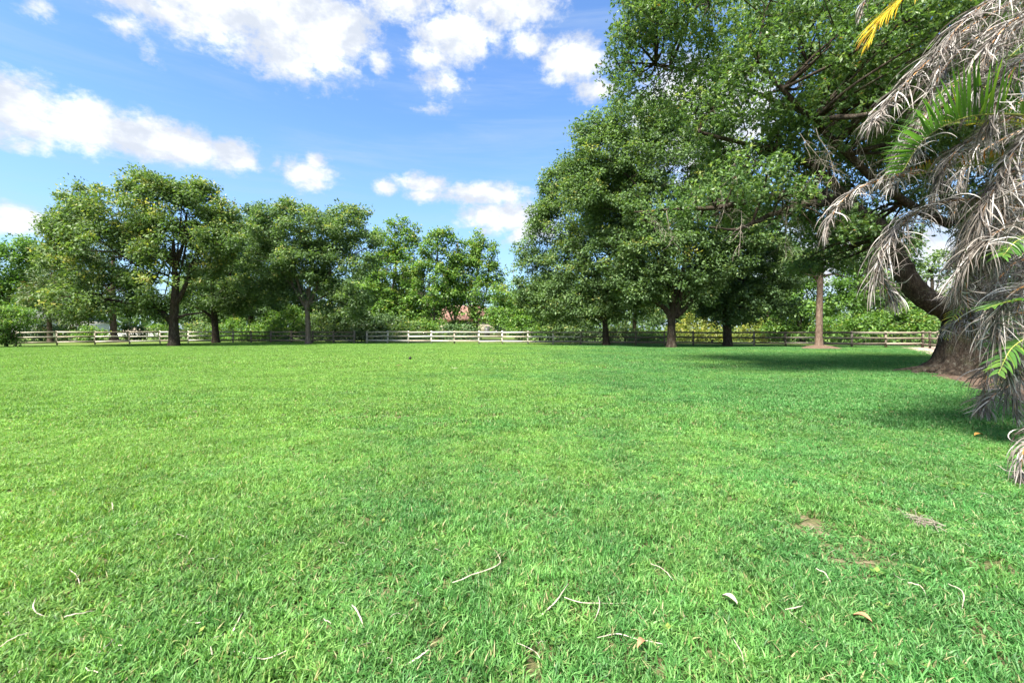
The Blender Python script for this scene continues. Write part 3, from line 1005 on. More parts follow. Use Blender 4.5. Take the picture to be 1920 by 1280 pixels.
# behind the right-hand fence
right_bg = [
    ("leafy_tree", "bright tree behind the fence seen just left of the straight pine", 1500, 46, "bright", [(1495, 520, 30, 40), (1515, 560, 36, 38), (1480, 575, 36, 34), (1500, 490, 22, 22)], 41, .26),
    ("leafy_tree", "tall green tree behind the fence, between the straight pine and the leaning limb", 1605, 45, "bright", [(1600, 480, 50, 45), (1620, 540, 50, 45), (1580, 575, 44, 34), (1590, 430, 40, 34)], 42, .26),
    ("leafy_tree", "dark tree behind the fence under the sweep of the leaning limb", 1672, 44, "oak", [(1670, 520, 44, 50), (1650, 570, 46, 36), (1690, 575, 44, 32), (1670, 450, 44, 40)], 43, .26),
    ("leafy_tree", "olive-green tree beyond the corner of the fence, in the gap of the forked oak", 1745, 46, "yellow_oak", [(1745, 575, 46, 32), (1760, 500, 28, 30), (1720, 600, 46, 20)], 44, .26),
    ("leafy_tree", "shadowy tree filling the space behind the ragged palm and the big trunk", 1870, 30, "oak", [(1880, 520, 70, 60), (1960, 480, 80, 90), (1870, 600, 80, 45), (1980, 600, 80, 50)], 45, .22),
    ("leafy_tree", "dim tree in the background between the two rightmost oaks of the lawn group", 1320, 58, "oak", [(1320, 520, 50, 50), (1280, 480, 50, 50), (1360, 480, 50, 50), (1310, 575, 50, 26)], 46, .27),
    ("leafy_tree", "grey-green tree in the background between the slim-trunked and four-limbed oaks", 1190, 56, "oak", [(1190, 520, 46, 50), (1160, 575, 40, 30), (1215, 580, 36, 30), (1190, 450, 50, 50)], 47, .27),
    ("leafy_tree", "background tree showing behind the low dark oak, right side", 1440, 55, "bright", [(1440, 500, 40, 36), (1420, 450, 50, 40), (1465, 590, 36, 26), (1450, 545, 30, 26)], 48, .27),
]
back = [
    (385, "dark", "shadowy tree beyond the fence filling the space between the two leftmost oak trunks"),
    (440, "oak", "deep green tree beyond the fence right of the leaning oak's trunk"),
    (535, "dark", "dark tree beyond the fence just left of the pale forked trunk"),
    (618, "oak", "deep green tree beyond the fence just right of the pale forked trunk"),
    (680, "dark", "dark low-crowned tree straight behind the narrow gate"),
    (760, "oak", "low-crowned tree at the foot of the first airy tree"),
    (1045, "oak", "deep green tree behind the left half of the dense oak"),
    (1110, "dark", "dark tree directly behind the slim dark trunk"),
    (1260, "dark", "dark tree directly behind the four-limbed trunk"),
    (1395, "oak", "deep green tree beyond the fence right behind the low dark oak"),
]
for i, (px, mt, lab) in enumerate(back):
    q_ = np.random.RandomState(500 + i)
    Yb = 64 + 6 * q_.rand()
    hh_ = 26 if px in (800, 905) else 46
    c_y = 612 - hh_
    right_bg.append(("leafy_tree", lab, px, Yb, mt, [(px, c_y, 46, hh_), (px - 30, c_y + 14, 34, hh_ * .7), (px + 30, c_y + 10, 34, hh_ * .75), (px + q_.uniform(-20, 20), c_y - hh_ * .6, 28, hh_ * .5)], 510 + i, .36))
for nm, lab, px, Y, mt, lobes, sd, lf in right_bg:
    make_tree(nm, lab, "tree", P(px, HY, Y), [(px, 640, 5), (px, 600, 4), (px + 3, 540, 3), (px, 500, 2)], lobes, mt, seed=sd, leaf=lf, lai=2.6, cr=.8, gap=-.3, twigs=.25, group=GB, new=.2, sides=7)

# ------------------------------------------------------------------ understorey bushes (each a plant of its own)
BU = "bushes behind the fence"
bushes = [
    (455, 598, 36, 56, "bright", "light green bush behind the fence left of the pale forked trunk"),
    (507, 584, 34, 57, "bright", "tall bright bush behind the fence, midway between the leaning oak and the pale trunk"),
    (548, 590, 34, 54, "bright", "bright leafy bush touching the pale forked trunk on its left"),
    (612, 592, 36, 53, "oak", "green bush just right of the pale forked trunk, behind the fence"),
    (655, 582, 40, 54, "dark", "dark bush behind the narrow gate, left side"),
    (702, 586, 42, 55, "dark", "dark tangled bush behind the narrow gate and the first pale fence bays"),
    (748, 596, 38, 55, "oak", "mid-green bush behind the third pale fence bay from the gate"),
    (788, 602, 34, 54, "bright", "fresh green bush behind the fence left of the tiled roof"),
    (832, 612, 34, 56, "dark", "dark bush below the tiled roof"),
    (868, 610, 30, 57, "dark", "dark bush left of the beige house wall"),
    (1012, 592, 44, 52, "bright", "broad leafy bush behind the fence, right of the beige house wall"),
    (1058, 596, 40, 51, "oak", "green bush behind the fence under the dense oak's left half"),
    (1100, 604, 36, 51, "dark", "dark bush directly left of the slim dark trunk"),
    (1172, 604, 32, 50, "oak", "low green bush behind the fence right of the slim dark trunk"),
    (1215, 612, 30, 50, "bright", "low light bush behind the fence left of the four-limbed trunk"),
    (1300, 596, 40, 52, "yellow_bush", "sunny yellow-green bush behind the fence right of the four-limbed trunk"),
    (1335, 612, 26, 50, "yellow_bush", "small yellow bush just left of the stout black trunk"),
    (1432, 606, 40, 50, "yellow_bush", "yellow-green bush right of the stout black trunk"),
    (1487, 598, 36, 47, "bright", "light bush behind the fence left of the mulch mound"),
    (1575, 592, 40, 44, "bright", "bright bush behind the fence right of the straight pine"),
    (1632, 596, 42, 42, "bright", "bright bush behind the second bay from the fence corner"),
    (1692, 600, 42, 41, "bright", "fresh green bush behind the fence corner"),
    (1752, 598, 40, 40, "bright", "fresh green bush beyond the wire side fence, left of the big trunk"),
    (128, 606, 34, 58, "dark", "dark bush behind the second left fence bay, beside the small drooping pine"),
    (78, 604, 34, 60, "oak", "green bush in front of the pale house at the far left"),
    (305, 604, 24, 62, "bright", "clipped bright bush beside the far plank fence"),
    (372, 604, 40, 56, "oak", "grey-green bush between the two left oak trunks"),
    (165, 622, 22, 50, "bright", "small bright plant behind the third left fence bay"),
    (252, 630, 14, 58, "oak", "small low bush by the left pine trunk"),
]
for i, (px, py, hw, Y, mt, lab) in enumerate(bushes):
    gy_ = HY + F * H / Y
    hgt = gy_ - py
    br_ = np.random.RandomState(300 + i)
    py -= br_.choice([-4, 0, 6, 14, 26])
    hgt = gy_ - py
    lobes = [(px + br_.uniform(-8, 8), py + hgt * .40, hw * br_.uniform(.55, .85), hgt * .40), (px - hw * .6, py + hgt * br_.uniform(.5, .66), hw * .75, hgt * .36), (px + hw * .6, py + hgt * br_.uniform(.5, .66), hw * .75, hgt * .36), (px, py + hgt * .74, hw * 1.2, hgt * .26)]
    make_tree("leafy_bush", lab, "bush", P(px, HY, Y), [(px, gy_, 2.2), (px, gy_ - hgt * .3, 1.6), (px + 2, gy_ - hgt * .55, 1)], lobes, mt, seed=100 + i, leaf=.23, lai=1.9, cr=.5, gap=-.35, twigs=.3,
              group=BU, new=.35, sides=5, crown_name="foliage", base_tint=.05)
# the shrub on the lawn at the left edge
b = G(12, 651)
make_tree("leafy_shrub", "layered green shrub on the lawn in front of the left fence end", "shrub", b,
          [(12, 651, 3), (11, 640, 2.4), (8, 620, 1.6)],
          [(20, 585, 34, 10), (-20, 590, 46, 16), (35, 600, 26, 9), (5, 612, 40, 12), (-15, 628, 40, 12), (18, 636, 22, 8), (45, 588, 14, 6)],
          "bright", seed=140, leaf=.15, lw=.4, lai=3.0, cr=.38, gap=-.35, twigs=.7, new=.25,
          limbs=[[(12, 648, 1.8), (0, 630, 1.4), (-15, 605, .9)], [(12, 648, 1.8), (22, 630, 1.3), (30, 605, .8)]])

# far wood on the horizon
wd = MB()
n = 26000
ang = RS.uniform(-1.0, 1.05, n)
dist = RS.uniform(100, 125, n)
X, Y = np.sin(ang) * dist * 1.15, np.cos(ang) * dist * .6 + 48
hmax = 8.5 + 2.0 * np.sin(ang * 21) + 1.3 * np.sin(ang * 47 + 1)
Z = hmax * RS.rand(n) ** .6
leaf_sheets(wd, np.stack([X, Y, Z], 1), RS.normal(0, 1, (n, 3)), RS.normal(0, .6, (n, 3)) + (0, 0, .8), RS.uniform(.6, 1.2, n), RS.uniform(.45, .9, n), np.clip(RS.normal(.4, .18, n), 0, 1))
tag(wd.build("distant_woods", M["oak"]), "mass of distant trees closing the horizon behind the gardens", "woods", kind="stuff")

# ------------------------------------------------------------------ the near live oak
OY = 14.65
OB = np.array((P(1808, HY, OY)[0], OY, 0.0))
oak = thing("live_oak", "huge spreading live oak with flared buttress trunk rising beside the mulch bed", "tree", OB)
OR = np.random.RandomState(77)


def flutes(R, th, pts):
    z = np.clip(pts[:, 2], 0, None)[:, None]
    f = (.24 * np.cos(3 * th + .6) + .16 * np.cos(5 * th + 2.0) + .10 * np.cos(9 * th + .4) + .06 * np.cos(17 * th + 1.1))[None, :]
    return R * (1 + f * (.22 + .75 * np.exp(-z / .4)) * .8 + .045 * np.sin(27 * th[None, :] + 1.5 * np.sin(z * 3.1) + 2 * np.sin(z * 1.3 + 3 * th[None, :])) + .022 * np.sin(41 * th[None, :] + 2.2 * np.sin(z * 4.0 + 1)) + .012 * OR.normal(0, 1, R.shape))


tz = np.concatenate([[-.08], np.linspace(0, 1, 54) ** 1.5 * 2.3])
cen = np.stack([OB[0] + .045 * np.clip(tz, 0, None) ** 2, np.full(len(tz), OY), tz], 1)
rad = .54 + .32 * np.exp(-np.clip(tz, 0, None) / .16) + .28 * np.exp(-np.clip(tz, 0, None) / .7)
rad *= 1 + .10 * np.clip((tz - 1.6) / .7, 0, 1)
mb = MB(OB)
mb.tube(cen, rad, 110, flute=flutes)
mb.build("trunk", M["bark"], oak, True)

limb_px = [
    [(1812, 628, 34, 0), (1790, 590, 25, 0), (1755, 571, 22, -.1), (1718, 545, 21, -.2), (1692, 505, 19, -.3), (1668, 455, 17, -.3), (1625, 408, 15, -.4), (1570, 378, 13, -.4), (1500, 362, 11, -.5), (1430, 372, 7.5, -.5), (1350, 388, 5.5, -.4), (1270, 392, 3.5, -.2), (1190, 398, 1.2, 0)],
    [(1825, 628, 34, 0), (1845, 575, 28, .1), (1862, 510, 24, .3), (1885, 420, 20, .5), (1890, 320, 17, .8), (1880, 200, 13, .8), (1850, 60, 9, .6)],
    [(1822, 628, 30, .1), (1832, 570, 24, .3), (1836, 500, 19, .6), (1810, 420, 16, 1), (1750, 330, 14, 1.4), (1680, 240, 11, 1.6), (1600, 150, 8, 1.6), (1500, 80, 5, 1.5)],
    [(1625, 408, 10, -.4), (1560, 340, 8, -.2), (1480, 290, 6.5, 0), (1400, 270, 5, .3), (1310, 250, 3.5, .6)],
    [(1570, 378, 8, -.4), (1500, 385, 7, -.8), (1430, 410, 4.5, -1.2), (1380, 430, 3, -1.5), (1330, 425, 1, -1.6)],
    [(1780, 420, 10, 1), (1700, 380, 8, 0), (1600, 300, 7, -1), (1500, 200, 5, -1.6), (1420, 120, 3.5, -1.8)],
    [(1740, 330, 10, 1.4), (1640, 260, 8, 2.2), (1480, 200, 6, 3), (1350, 150, 4.5, 3.2), (1230, 120, 3, 3)],
    [(1862, 510, 14, .3), (1920, 430, 11, -.4), (1990, 330, 8, -1)],
    [(1845, 590, 10, .1), (1890, 560, 9, .6), (1950, 540, 7, 1)],
]
nodes = []
for lp in limb_px:
    p = np.array([P(q[0], q[1], OY + q[3]) for q in lp])
    r = np.array([q[2] * .86 * OY / F for q in lp])
    k = 4 * len(lp)
    s = spline(p, k)
    s += OR.normal(0, .015, s.shape)
    mb = MB(OB)
    mb.tube(s, np.interp(np.linspace(0, 1, k), np.linspace(0, 1, len(r)), r), 14, rough=.14)
    mb.build("limb", M["bark"], oak, True)
    nodes.append(s[k // 4:])
nodes = np.concatenate(nodes)

oak_lobes = [  # px, py, rx, ry, dY, depth m
    (1300, 60, 140, 90, 1.5, 3.0), (1230, 130, 95, 70, 2.5, 2.5), (1400, -20, 200, 110, 0, 3.5), (1480, 130, 130, 95, -1.0, 2.8), (1400, 210, 110, 60, -.5, 2.2), (1560, 230, 110, 75, -.6, 2.4), (1330, 180, 80, 50, 1.5, 2),
    (1600, 60, 140, 110, -1.5, 3), (1700, 150, 120, 110, .5, 3), (1760, 20, 170, 110, 0, 4), (1880, 120, 130, 130, 0, 4), (1560, 330, 85, 48, 1.2, 2.2), (1660, 330, 85, 65, 1.4, 2.4), (1460, 300, 90, 42, .8, 2.0),
    (1760, 300, 110, 90, 1.2, 3), (1870, 330, 110, 90, 1.6, 3), (1380, 300, 70, 36, 1.5, 1.8), (1530, 430, 75, 34, 1.6, 1.8), (1430, 410, 62, 30, 1.2, 1.6), (1620, 450, 52, 34, 2.0, 1.8), (1340, 390, 52, 26, 1, 1.5), (1240, 410, 50, 22, .5, 1.3),
    (1830, 80, 150, 85, -3.4, 2.2), (1740, 40, 120, 85, -3.0, 2.0), (1900, -40, 160, 120, -4.2, 2.6),  # lobes added on the near side to shade the trunk and lawn
    (1480, 372, 74, 24, -1.5, 1.2), (1330, 366, 62, 28, -1.0, 1.2), (1400, 325, 72, 30, -1.5, 1.2), (1560, 180, 120, 90, 3.0, 1.6), (1690, 250, 110, 90, 3.4, 1.6), (1640, 90, 140, 90, 3.5, 1.6), (1800, 220, 130, 110, 3.6, 1.8), (1590, 300, 90, 60, 3.0, 1.4), (1560, 420, 60, 28, -.9, .9),
    (1200, 30, 52, 60, 2.5, 1.6), (1175, 100, 40, 34, 2.8, 1.2), (1530, 495, 40, 18, 1.8, 1.4), (1950, 330, 120, 150, -1, 3), (1500, -160, 420, 130, 0, 5), (1850, -170, 300, 130, 0, 5),
]
C, E = crown_clumps(OR, oak_lobes, OY, .42, 1.9, -.32, 5.1, .7)
# leave the sunlit hole in the crown open
hole = ((CX + F * C[:, 0] / C[:, 1] - 1235) / 34) ** 2 + ((HY - F * (C[:, 2] - H) / C[:, 1] - 235) / 26) ** 2
C = C[hole > 1]
mb = MB(OB)
sub = [nodes]
for (c_, r_) in E:
    for _ in range(5):
        e_ = c_ + unit(OR.normal(0, 1, 3)) * r_ * .55
        d = np.linalg.norm(sub[0] - e_, axis=1)
        s = sub[0][np.argmin(d)]
        L = np.linalg.norm(e_ - s)
        if L < .6:
            continue
        q_ = spline([s, s * .5 + e_ * .5 + OR.normal(0, .14, 3) * L, e_], 9)
        mb.tube(q_, np.linspace(.022 + .012 * L, .012, 9), 5, cap=False)
        sub.append(q_[3:])
nodes = np.concatenate(sub)
pk = OR.rand(len(C)) < .35
for c_ in C[pk]:
    d = np.linalg.norm(nodes - c_, axis=1)
    s = nodes[np.argmin(d)]
    L = np.linalg.norm(c_ - s)
    if L < .25 or L > 1.9:
        continue
    m_ = s * .45 + c_ * .55 + OR.normal(0, .12, 3) * L
    mb.tube(spline([s, m_, c_], 6), np.linspace(.012 + .008 * L, .005, 6), 4, cap=False)
tag(mb.build("twigs", M["bark"], oak), kind="stuff")
LEAFN = 342000
k = LEAFN // len(C)
idx = np.repeat(np.arange(len(C)), k)
n = len(idx)
# leaves in rosettes along short shoots
nsh = n // 7
wt_ = np.where(HY - F * (C[:, 2] - H) / C[:, 1] < -40, .3, 1.0)
sh_c = OR.choice(len(C), nsh, p=wt_ / wt_.sum())
so = unit(OR.normal(0, 1, (nsh, 3))) * (OR.rand(nsh, 1) ** .45)
sp = C[sh_c] + so * (.46 * OR.uniform(.7, 1.25, len(C)))[sh_c][:, None] * np.array((1, 1, .7))
sd_ = unit(so + OR.normal(0, .45, (nsh, 3)) + np.array((0, 0, -.1)))
li = np.repeat(np.arange(nsh), 7)
n = len(li)
A = unit(sd_[li] * .75 + OR.normal(0, .62, (n, 3)))
pos = sp[li] + sd_[li] * OR.uniform(-.05, .05, (n, 1))
Nn = unit(np.array((0, 0, .8)) + OR.normal(0, .6, (n, 3)))
ct = OR.normal(.45, .13, len(C))
tint = ct[sh_c][li] + OR.normal(0, .10, n) + np.where(OR.rand(nsh) < .16, .30, 0)[li]
brown = OR.rand(n) < .006
tint = np.clip(tint, 0, .93)
tint[brown] = 1
Ls = .124 * OR.uniform(.6, 1.3, n)
mb = MB(OB)
leaf_sheets(mb, pos, A, Nn, Ls, Ls * OR.uniform(.32, .48, n), tint)
mb.build("crown", M["near_oak"], oak)

for a_, L_ in ((3.35, 2.0), (3.9, 1.5), (4.5, 1.3), (5.0, 1.6), (2.8, 1.7), (5.6, 1.4)):
    u_ = np.linspace(0, 1, 12)
    d_ = np.stack([np.cos(a_ + .35 * np.sin(u_ * 4 + a_)), np.sin(a_ + .35 * np.sin(u_ * 4 + a_))], 1)
    q_ = np.column_stack([OB[0] + d_[:, 0] * (.45 + L_ * u_), OB[1] + d_[:, 1] * (.45 + L_ * u_), .20 * (1 - u_) ** 2 - .06 * u_ + .015])
    mb = MB(OB)
    mb.tube(q_, np.linspace(.17, .05, 12), 10, rough=.2)
    mb.build("root", M["bark"], oak, True)

# bare grey twigs hanging below the limbs
hang = [(1378, 285, -1.6, 95), (1470, 300, -1.5, 90), (1210, 400, 0, 55), (1480, 385, -1.4, 70), (1560, 250, -1.7, 90), (1600, 250, -1.7, 80), (1530, 240, -1.8, 85), (1440, 330, -1.6, 80), (1350, 355, -1.2, 60), (1390, 395, -1.5, 60), (1250, 395, -.4, 50), (1640, 285, -1.5, 70), (1500, 250, -1.8, 70)]
for (px, py, dY, ln) in hang:
    mb = MB(OB)

    def grow(p, d, L, r, lev):
        k = 6
        q = [p]
        dd = d.copy()
        for i in range(k - 1):
            dd = unit(dd + OR.normal(0, .16, 3) + np.array((0, 0, -.05)))
            q.append(q[-1] + dd * L / (k - 1))
        q = np.array(q)
        mb.tube(q, np.linspace(r, r * .45, k), 4, cap=False)
        if lev > 0:
            for i in range(1, k):
                for _ in range(2 if lev > 1 else 1):
                    if OR.rand() < .85:
                        grow(q[i], unit(dd + OR.normal(0, .7, 3)), L * OR.uniform(.3, .6), r * .5, lev - 1)

    p0 = P(px, py, OY + dY)
    grow(p0, unit(np.array((OR.normal(.15, .25), OR.normal(0, .2), -1.0))), ln * OY / F, .011, 2)
    mb.build("bare_branch", M["twig"], oak)

# ------------------------------------------------------------------ fences
def on_run(px, a, b):
    """where the sight line through column px meets the run a-b on the ground"""
    s = (px - CX) / F
    d = b - a
    t = (s * a[1] - a[0]) / (d[0] - s * d[1])
    return a + d * t


def fence(label, posts, mat, rails=(.31, .76, 1.18), ph=1.30, own_first=True, wire=True, shade_x=None):
    posts = [np.array((p[0], p[1], 0.0)) for p in posts]
    f = thing("board_fence", label, "fence", posts[0])
    B = posts[0]
    rs = np.random.RandomState(int(abs(posts[0][0]) * 100))
    for i, p in enumerate(posts):
        if i == 0 and not own_first:
            continue
        d = posts[min(i + 1, len(posts) - 1)] - posts[max(i - 1, 0)]
        rz = math.atan2(d[1], d[0])
        mb = MB(B)
        mb.box(p + (0, 0, ph / 2 + rs.uniform(-.02, .03) - .03), (.135, .125, ph + .06), rz, rs.rand(), (rs.normal(0, .008), rs.normal(0, .008)))
        mb.build("post", mat if (shade_x is None or p[0] < shade_x + .1) else M["grey_fence"], f)
    for i in range(len(posts) - 1):
        a, b = posts[i], posts[i + 1]
        d = unit(b - a)
        nrm = np.array((d[1], -d[0], 0)) * (1 if (d[1] * -a[0] + -d[0] * -a[1]) > 0 else -1)
        for z in rails:
            mb = MB(B)
            o = nrm * (.083 + .0)
            mb.bar(a + d * .004 + o + (0, 0, z + rs.normal(0, .014)), b - d * .004 + o + (0, 0, z + rs.normal(0, .014)), .036, .142, rs.rand())
            mb.build("rail", mat if (shade_x is None or a[0] < shade_x) else M["grey_fence"], f)  # past that x the boards turn grey, painting in the oaks' shade
    if wire:
        mb = MB(B)
        for i in range(len(posts) - 1):
            a, b = posts[i], posts[i + 1]
            d = unit(b - a)
            nrm = np.array((d[1], -d[0], 0)) * (-1 if (d[1] * -a[0] + -d[0] * -a[1]) > 0 else 1)
            o = nrm * .07
            for z in np.arange(.08, 1.2, .1):
                mb.tube([a + o + (0, 0, z), b + o + (0, 0, z)], .0035, 3, cap=False)
            L = np.linalg.norm(b - a)
            for t in np.arange(.15, L, .15):
                mb.tube([a + d * t + o + (0, 0, .05), a + d * t + o + (0, 0, 1.2)], .003, 3, cap=False)
        tag(mb.build("wire_mesh", M["wire"], f), kind="stuff")
    return f


c0, c1 = np.array((-31.0, 50.4)), np.array((-15.9, 47.7))
l1 = np.array((-42.5, 38.9))
g1 = on_run(687, np.array((0, 43.8)), np.array((32.2, 35.7)))
r1 = np.array((32.2, 35.7))
ra = np.array((0, 43.8))
fence("weathered grey three-rail fence slanting away behind the broad yellow-green oak", [on_run(px, c0, l1) for px in (-70, 30, 107, 178, 243, 300, 353, 399, 437)], M["fence"], wire=False)
fence("shaded three-rail fence between the leaning oak and the narrow gate", [on_run(px, c0, c1) for px in (437, 471, 508, 546, 586, 625, 664)], M["grey_fence"], own_first=False)
fence("long pale three-rail fence running from the narrow gate to the corner at the right", [on_run(px, ra, r1) for px in (688, 727, 766, 809, 852, 898, 942, 990, 1037, 1089, 1140, 1192, 1246, 1300, 1357, 1414, 1473, 1535, 1597, 1661, 1730)], M["fence"], shade_x=6.0)
sp0, sp1 = np.array((32.2, 35.7)), np.array((24.5, 19.5))
fence("wire-backed side fence coming forward from the corner behind the big trunk", [sp0 + (sp1 - sp0) * t for t in np.linspace(0, 1, 13)], M["grey_fence"], own_first=False)
# narrow gate
ga, gb = on_run(666.5, c0, c1), on_run(685.5, ra, r1)
ga, gb = np.array((*ga, 0)), np.array((*gb, 0))
gt = thing("wire_gate", "narrow dark wire gate between the two fence lengths", "gate", (ga + gb) / 2)
mb = MB((ga + gb) / 2)
for z in (.12, .72, 1.2):
    mb.tube([ga + (0, 0, z), gb + (0, 0, z)], .022, 6)
for q in (ga, gb):
    mb.tube([q + (0, 0, .06), q + (0, 0, 1.23)], .024, 6)
mb.build("gate_frame", M["dark_metal"], gt)
mb = MB((ga + gb) / 2)
for z in np.arange(.2, 1.2, .1):
    mb.tube([ga + (0, 0, z), gb + (0, 0, z)], .004, 3, cap=False)
for t in np.arange(.1, 1, .1):
    q = ga * (1 - t) + gb * t
    mb.tube([q + (0, 0, .1), q + (0, 0, 1.2)], .004, 3, cap=False)
tag(mb.build("wire_mesh", M["dark_metal"], gt), kind="stuff")

# neighbour's low white fence and the plank fence beyond it
wf = thing("white_fence", "low white two-board fence on the neighbouring lawn behind the left fence", "fence", P(272, HY, 66) * (1, 1, 0))
B = np.array(wf.location)
wx = [P(px, HY, 66)[0] for px in (190, 215, 236, 256, 276, 296, 316, 336)]
for x in wx:
    mb = MB(B)
    mb.box((x, 66, .46), (.14, .14, .92))
    mb.build("post", M["white_paint"], wf)
for i in range(len(wx) - 1):
    for z in (.50, .78):
        mb = MB(B)
        mb.bar((wx[i] + .003, 65.9, z), (wx[i + 1] - .003, 65.9, z), .04, .23)
        mb.build("board", M["white_paint"], wf)
pf = thing("plank_fence", "brown-grey upright plank fence far behind the low white fence", "fence", P(262, HY, 84) * (1, 1, 0))
B = np.array(pf.location)
x0, x1 = P(232, HY, 84)[0], P(300, HY, 84)[0]
for j, x in enumerate(np.arange(x0, x1, .30)):
    mb = MB(B)
    mb.box((x, 84, .95 + .02 * math.sin(j * 5)), (.28, .03, 1.9), 0, RS.rand())
    mb.build("plank", M["grey_fence"], pf)
for z in (.4, 1.5):
    mb = MB(B)
    mb.bar((x0, 84.06, z), (x1, 84.06, z), .05, .1)
    mb.build("rail", M["grey_fence"], pf)

# mulch rings
def mound(name, label, c, r, h, mat, seed):
    rs = np.random.RandomState(seed)
    V, k = [], 40
    for i in range(9):
        t = i / 8
        for j in range(k):
            a = j / k * 6.283
            rr = r * t * (1 + .12 * math.sin(3 * a + seed) + .06 * math.sin(7 * a))
            V.append((c[0] + rr * math.cos(a), c[1] + rr * math.sin(a), .006 + h * (1 - t ** 1.6) * (1 + rs.normal(0, .07))))
    mb = MB(c)
    mb.add(V, quads=[(i * k + j, i * k + (j + 1) % k, (i + 1) * k + (j + 1) % k, (i + 1) * k + j) for i in range(8) for j in range(k)])
    o = mb.build(name, mat)
    o.location = tuple(c)
    return tag(o, label, "mulch mound")


mound("mulch_mound", "reddish mulch mound heaped round the straight pine's foot", np.array((*P(1536, HY, 34.2)[:2], 0)), 1.35, .28, M["mulch"], 3)
mound("mulch_mound", "wide flat mulch ring round the bushy pine behind the left fence", np.array((*P(214, HY, 54)[:2], 0)), 3.6, .22, M["mulch"], 5)

# ------------------------------------------------------------------ houses far behind, mast
M["stucco"] = solid_mat("beige_stucco", [(.48, .40, .30), (.56, .48, .37)], 3, .9, .1)
M["pale_stucco"] = solid_mat("pale_stucco", [(.62, .62, .60), (.72, .72, .70)], 3, .9, .1)
M["roof_tile"] = solid_mat("red_roof_tiles", [(.20, .10, .08), (.32, .19, .15), (.42, .28, .23)], 2.5, .8, .4)
M["grey_roof"] = solid_mat("grey_roof", [(.22, .22, .22), (.34, .34, .34)], 4, .8, .2)
M["glass"] = solid_mat("dark_window_glass", [(.03, .04, .05), (.05, .06, .07)], 2, .08, 0, spec=.8)


def house(label, x0, x1, Y, depth, wall_h, roof_h, wall, roof, wins, seed):
    c = np.array(((x0 + x1) / 2, Y + depth / 2, 0))
    h = thing("house", label, "house", c)
    mb = MB(c)
    mb.box((c[0], c[1], wall_h / 2), (x1 - x0, depth, wall_h))
    mb.build("wall", wall, h)
    e = .5
    a0, a1, b0, b1 = x0 - e, x1 + e, Y - e, Y + depth + e
    ins = (depth / 2 + e) * .95
    V = [(a0, b0, wall_h), (a1, b0, wall_h), (a1, b1, wall_h), (a0, b1, wall_h), (a0 + ins, c[1], wall_h + roof_h), (a1 - ins, c[1], wall_h + roof_h)]
    mb = MB(c)
    mb.add(V, quads=[(0, 1, 5, 4), (2, 3, 4, 5), (3, 2, 1, 0)], tris=[(1, 2, 5), (3, 0, 4)])
    rf = mb.build("roof", roof, h)
    # tile courses: raised rows across the front slope
    for k in range(1, 12):
        t = k / 12
        mb = MB(c)
        pa = np.array((a0 + ins * t, b0 + (c[1] - b0) * t, wall_h + roof_h * t + .03))
        pb = np.array((a1 - ins * t, b0 + (c[1] - b0) * t, wall_h + roof_h * t + .03))
        mb.bar(pa, pb, .34, .05, RS.rand())
        mb.build("tile_course", roof, rf)
    for (u, z, w, hh) in wins:
        mb = MB(c)
        x = x0 + (x1 - x0) * u
        mb.box((x, Y - .03, z), (w + .2, .08, hh + .2))
        wn = mb.build("window", M["white_paint"], h)
        mb = MB(c)
        mb.box((x, Y - .075, z), (w, .03, hh))
        mb.build("pane", M["glass"], wn)
    mb = MB(c)
    xd = x0 + (x1 - x0) * .78
    mb.box((xd, Y - .04, 1.05), (1.0, .09, 2.1))
    mb.build("door", M["dark_metal"], h)
    return h


hx = lambda px, Y: P(px, HY, Y)[0]
house("beige house with a red tiled hip roof half hidden by the airy trees", hx(790, 84), hx(948, 84), 84, 10, 3.3, 2.9, M["stucco"], M["roof_tile"], [(.15, 1.6, 1.5, 1.3), (.4, 1.6, 1.5, 1.3), (.62, 1.6, 1.2, 1.3), (.92, 1.6, .9, 1.3)], 1)
house("pale house showing in bits behind the left shrub", hx(-60, 78), hx(118, 78), 78, 9, 2.9, 1.9, M["pale_stucco"], M["grey_roof"], [(.3, 1.5, 1.4, 1.2), (.62, 1.5, 1.4, 1.2)], 2)

mp = np.array((*P(963, HY, 125)[:2], 0))
mast = thing("lattice_mast", "thin grey mast showing against the sky left of the dense right-hand oak", "mast", mp)
mb = MB(mp)
mb.tube([mp, mp + (0, 0, 13), mp + (0, 0, 20.2)], [.16, .12, .05], 6)
mb.build("pole", M["wire"], mast)
for z, w in ((19, .5), (17.6, .7), (16.2, .6), (14.6, .9)):
    mb = MB(mp)
    mb.tube([mp + (-w / 2, -.14, z), mp + (w / 2, -.14, z)], .045, 5)
    mb.build("crossbar", M["wire"], mast)

# ------------------------------------------------------------------ the palm at the right edge
PR = np.random.RandomState(9)
PB = np.array((8.6, 6.6, 0.0))
palm = thing("palm_tree", "ragged clump palm with hanging dead grey fronds and some green ones", "palm", PB)
for (x, y, lean, h) in ((8.6, 6.6, (-.25, .1), 5.2), (9.1, 7.3, (.2, .3), 5.8), (8.7, 7.4, (-.15, .4), 3.6), (9.0, 6.0, (.3, -.3), 4.2)):
    mb = MB(PB)
    zz = np.linspace(-.05, 1, 26)
    pts = np.stack([x + lean[0] * zz ** 1.5, y + lean[1] * zz ** 1.5, zz * h], 1)
    mb.tube(pts, .10 + .015 * (np.arange(26) % 2) + .05 * np.exp(-np.clip(zz, 0, 1) * h / .3), 12, rough=.06)
    mb.build("stem", M["pale_bark"], palm, True)


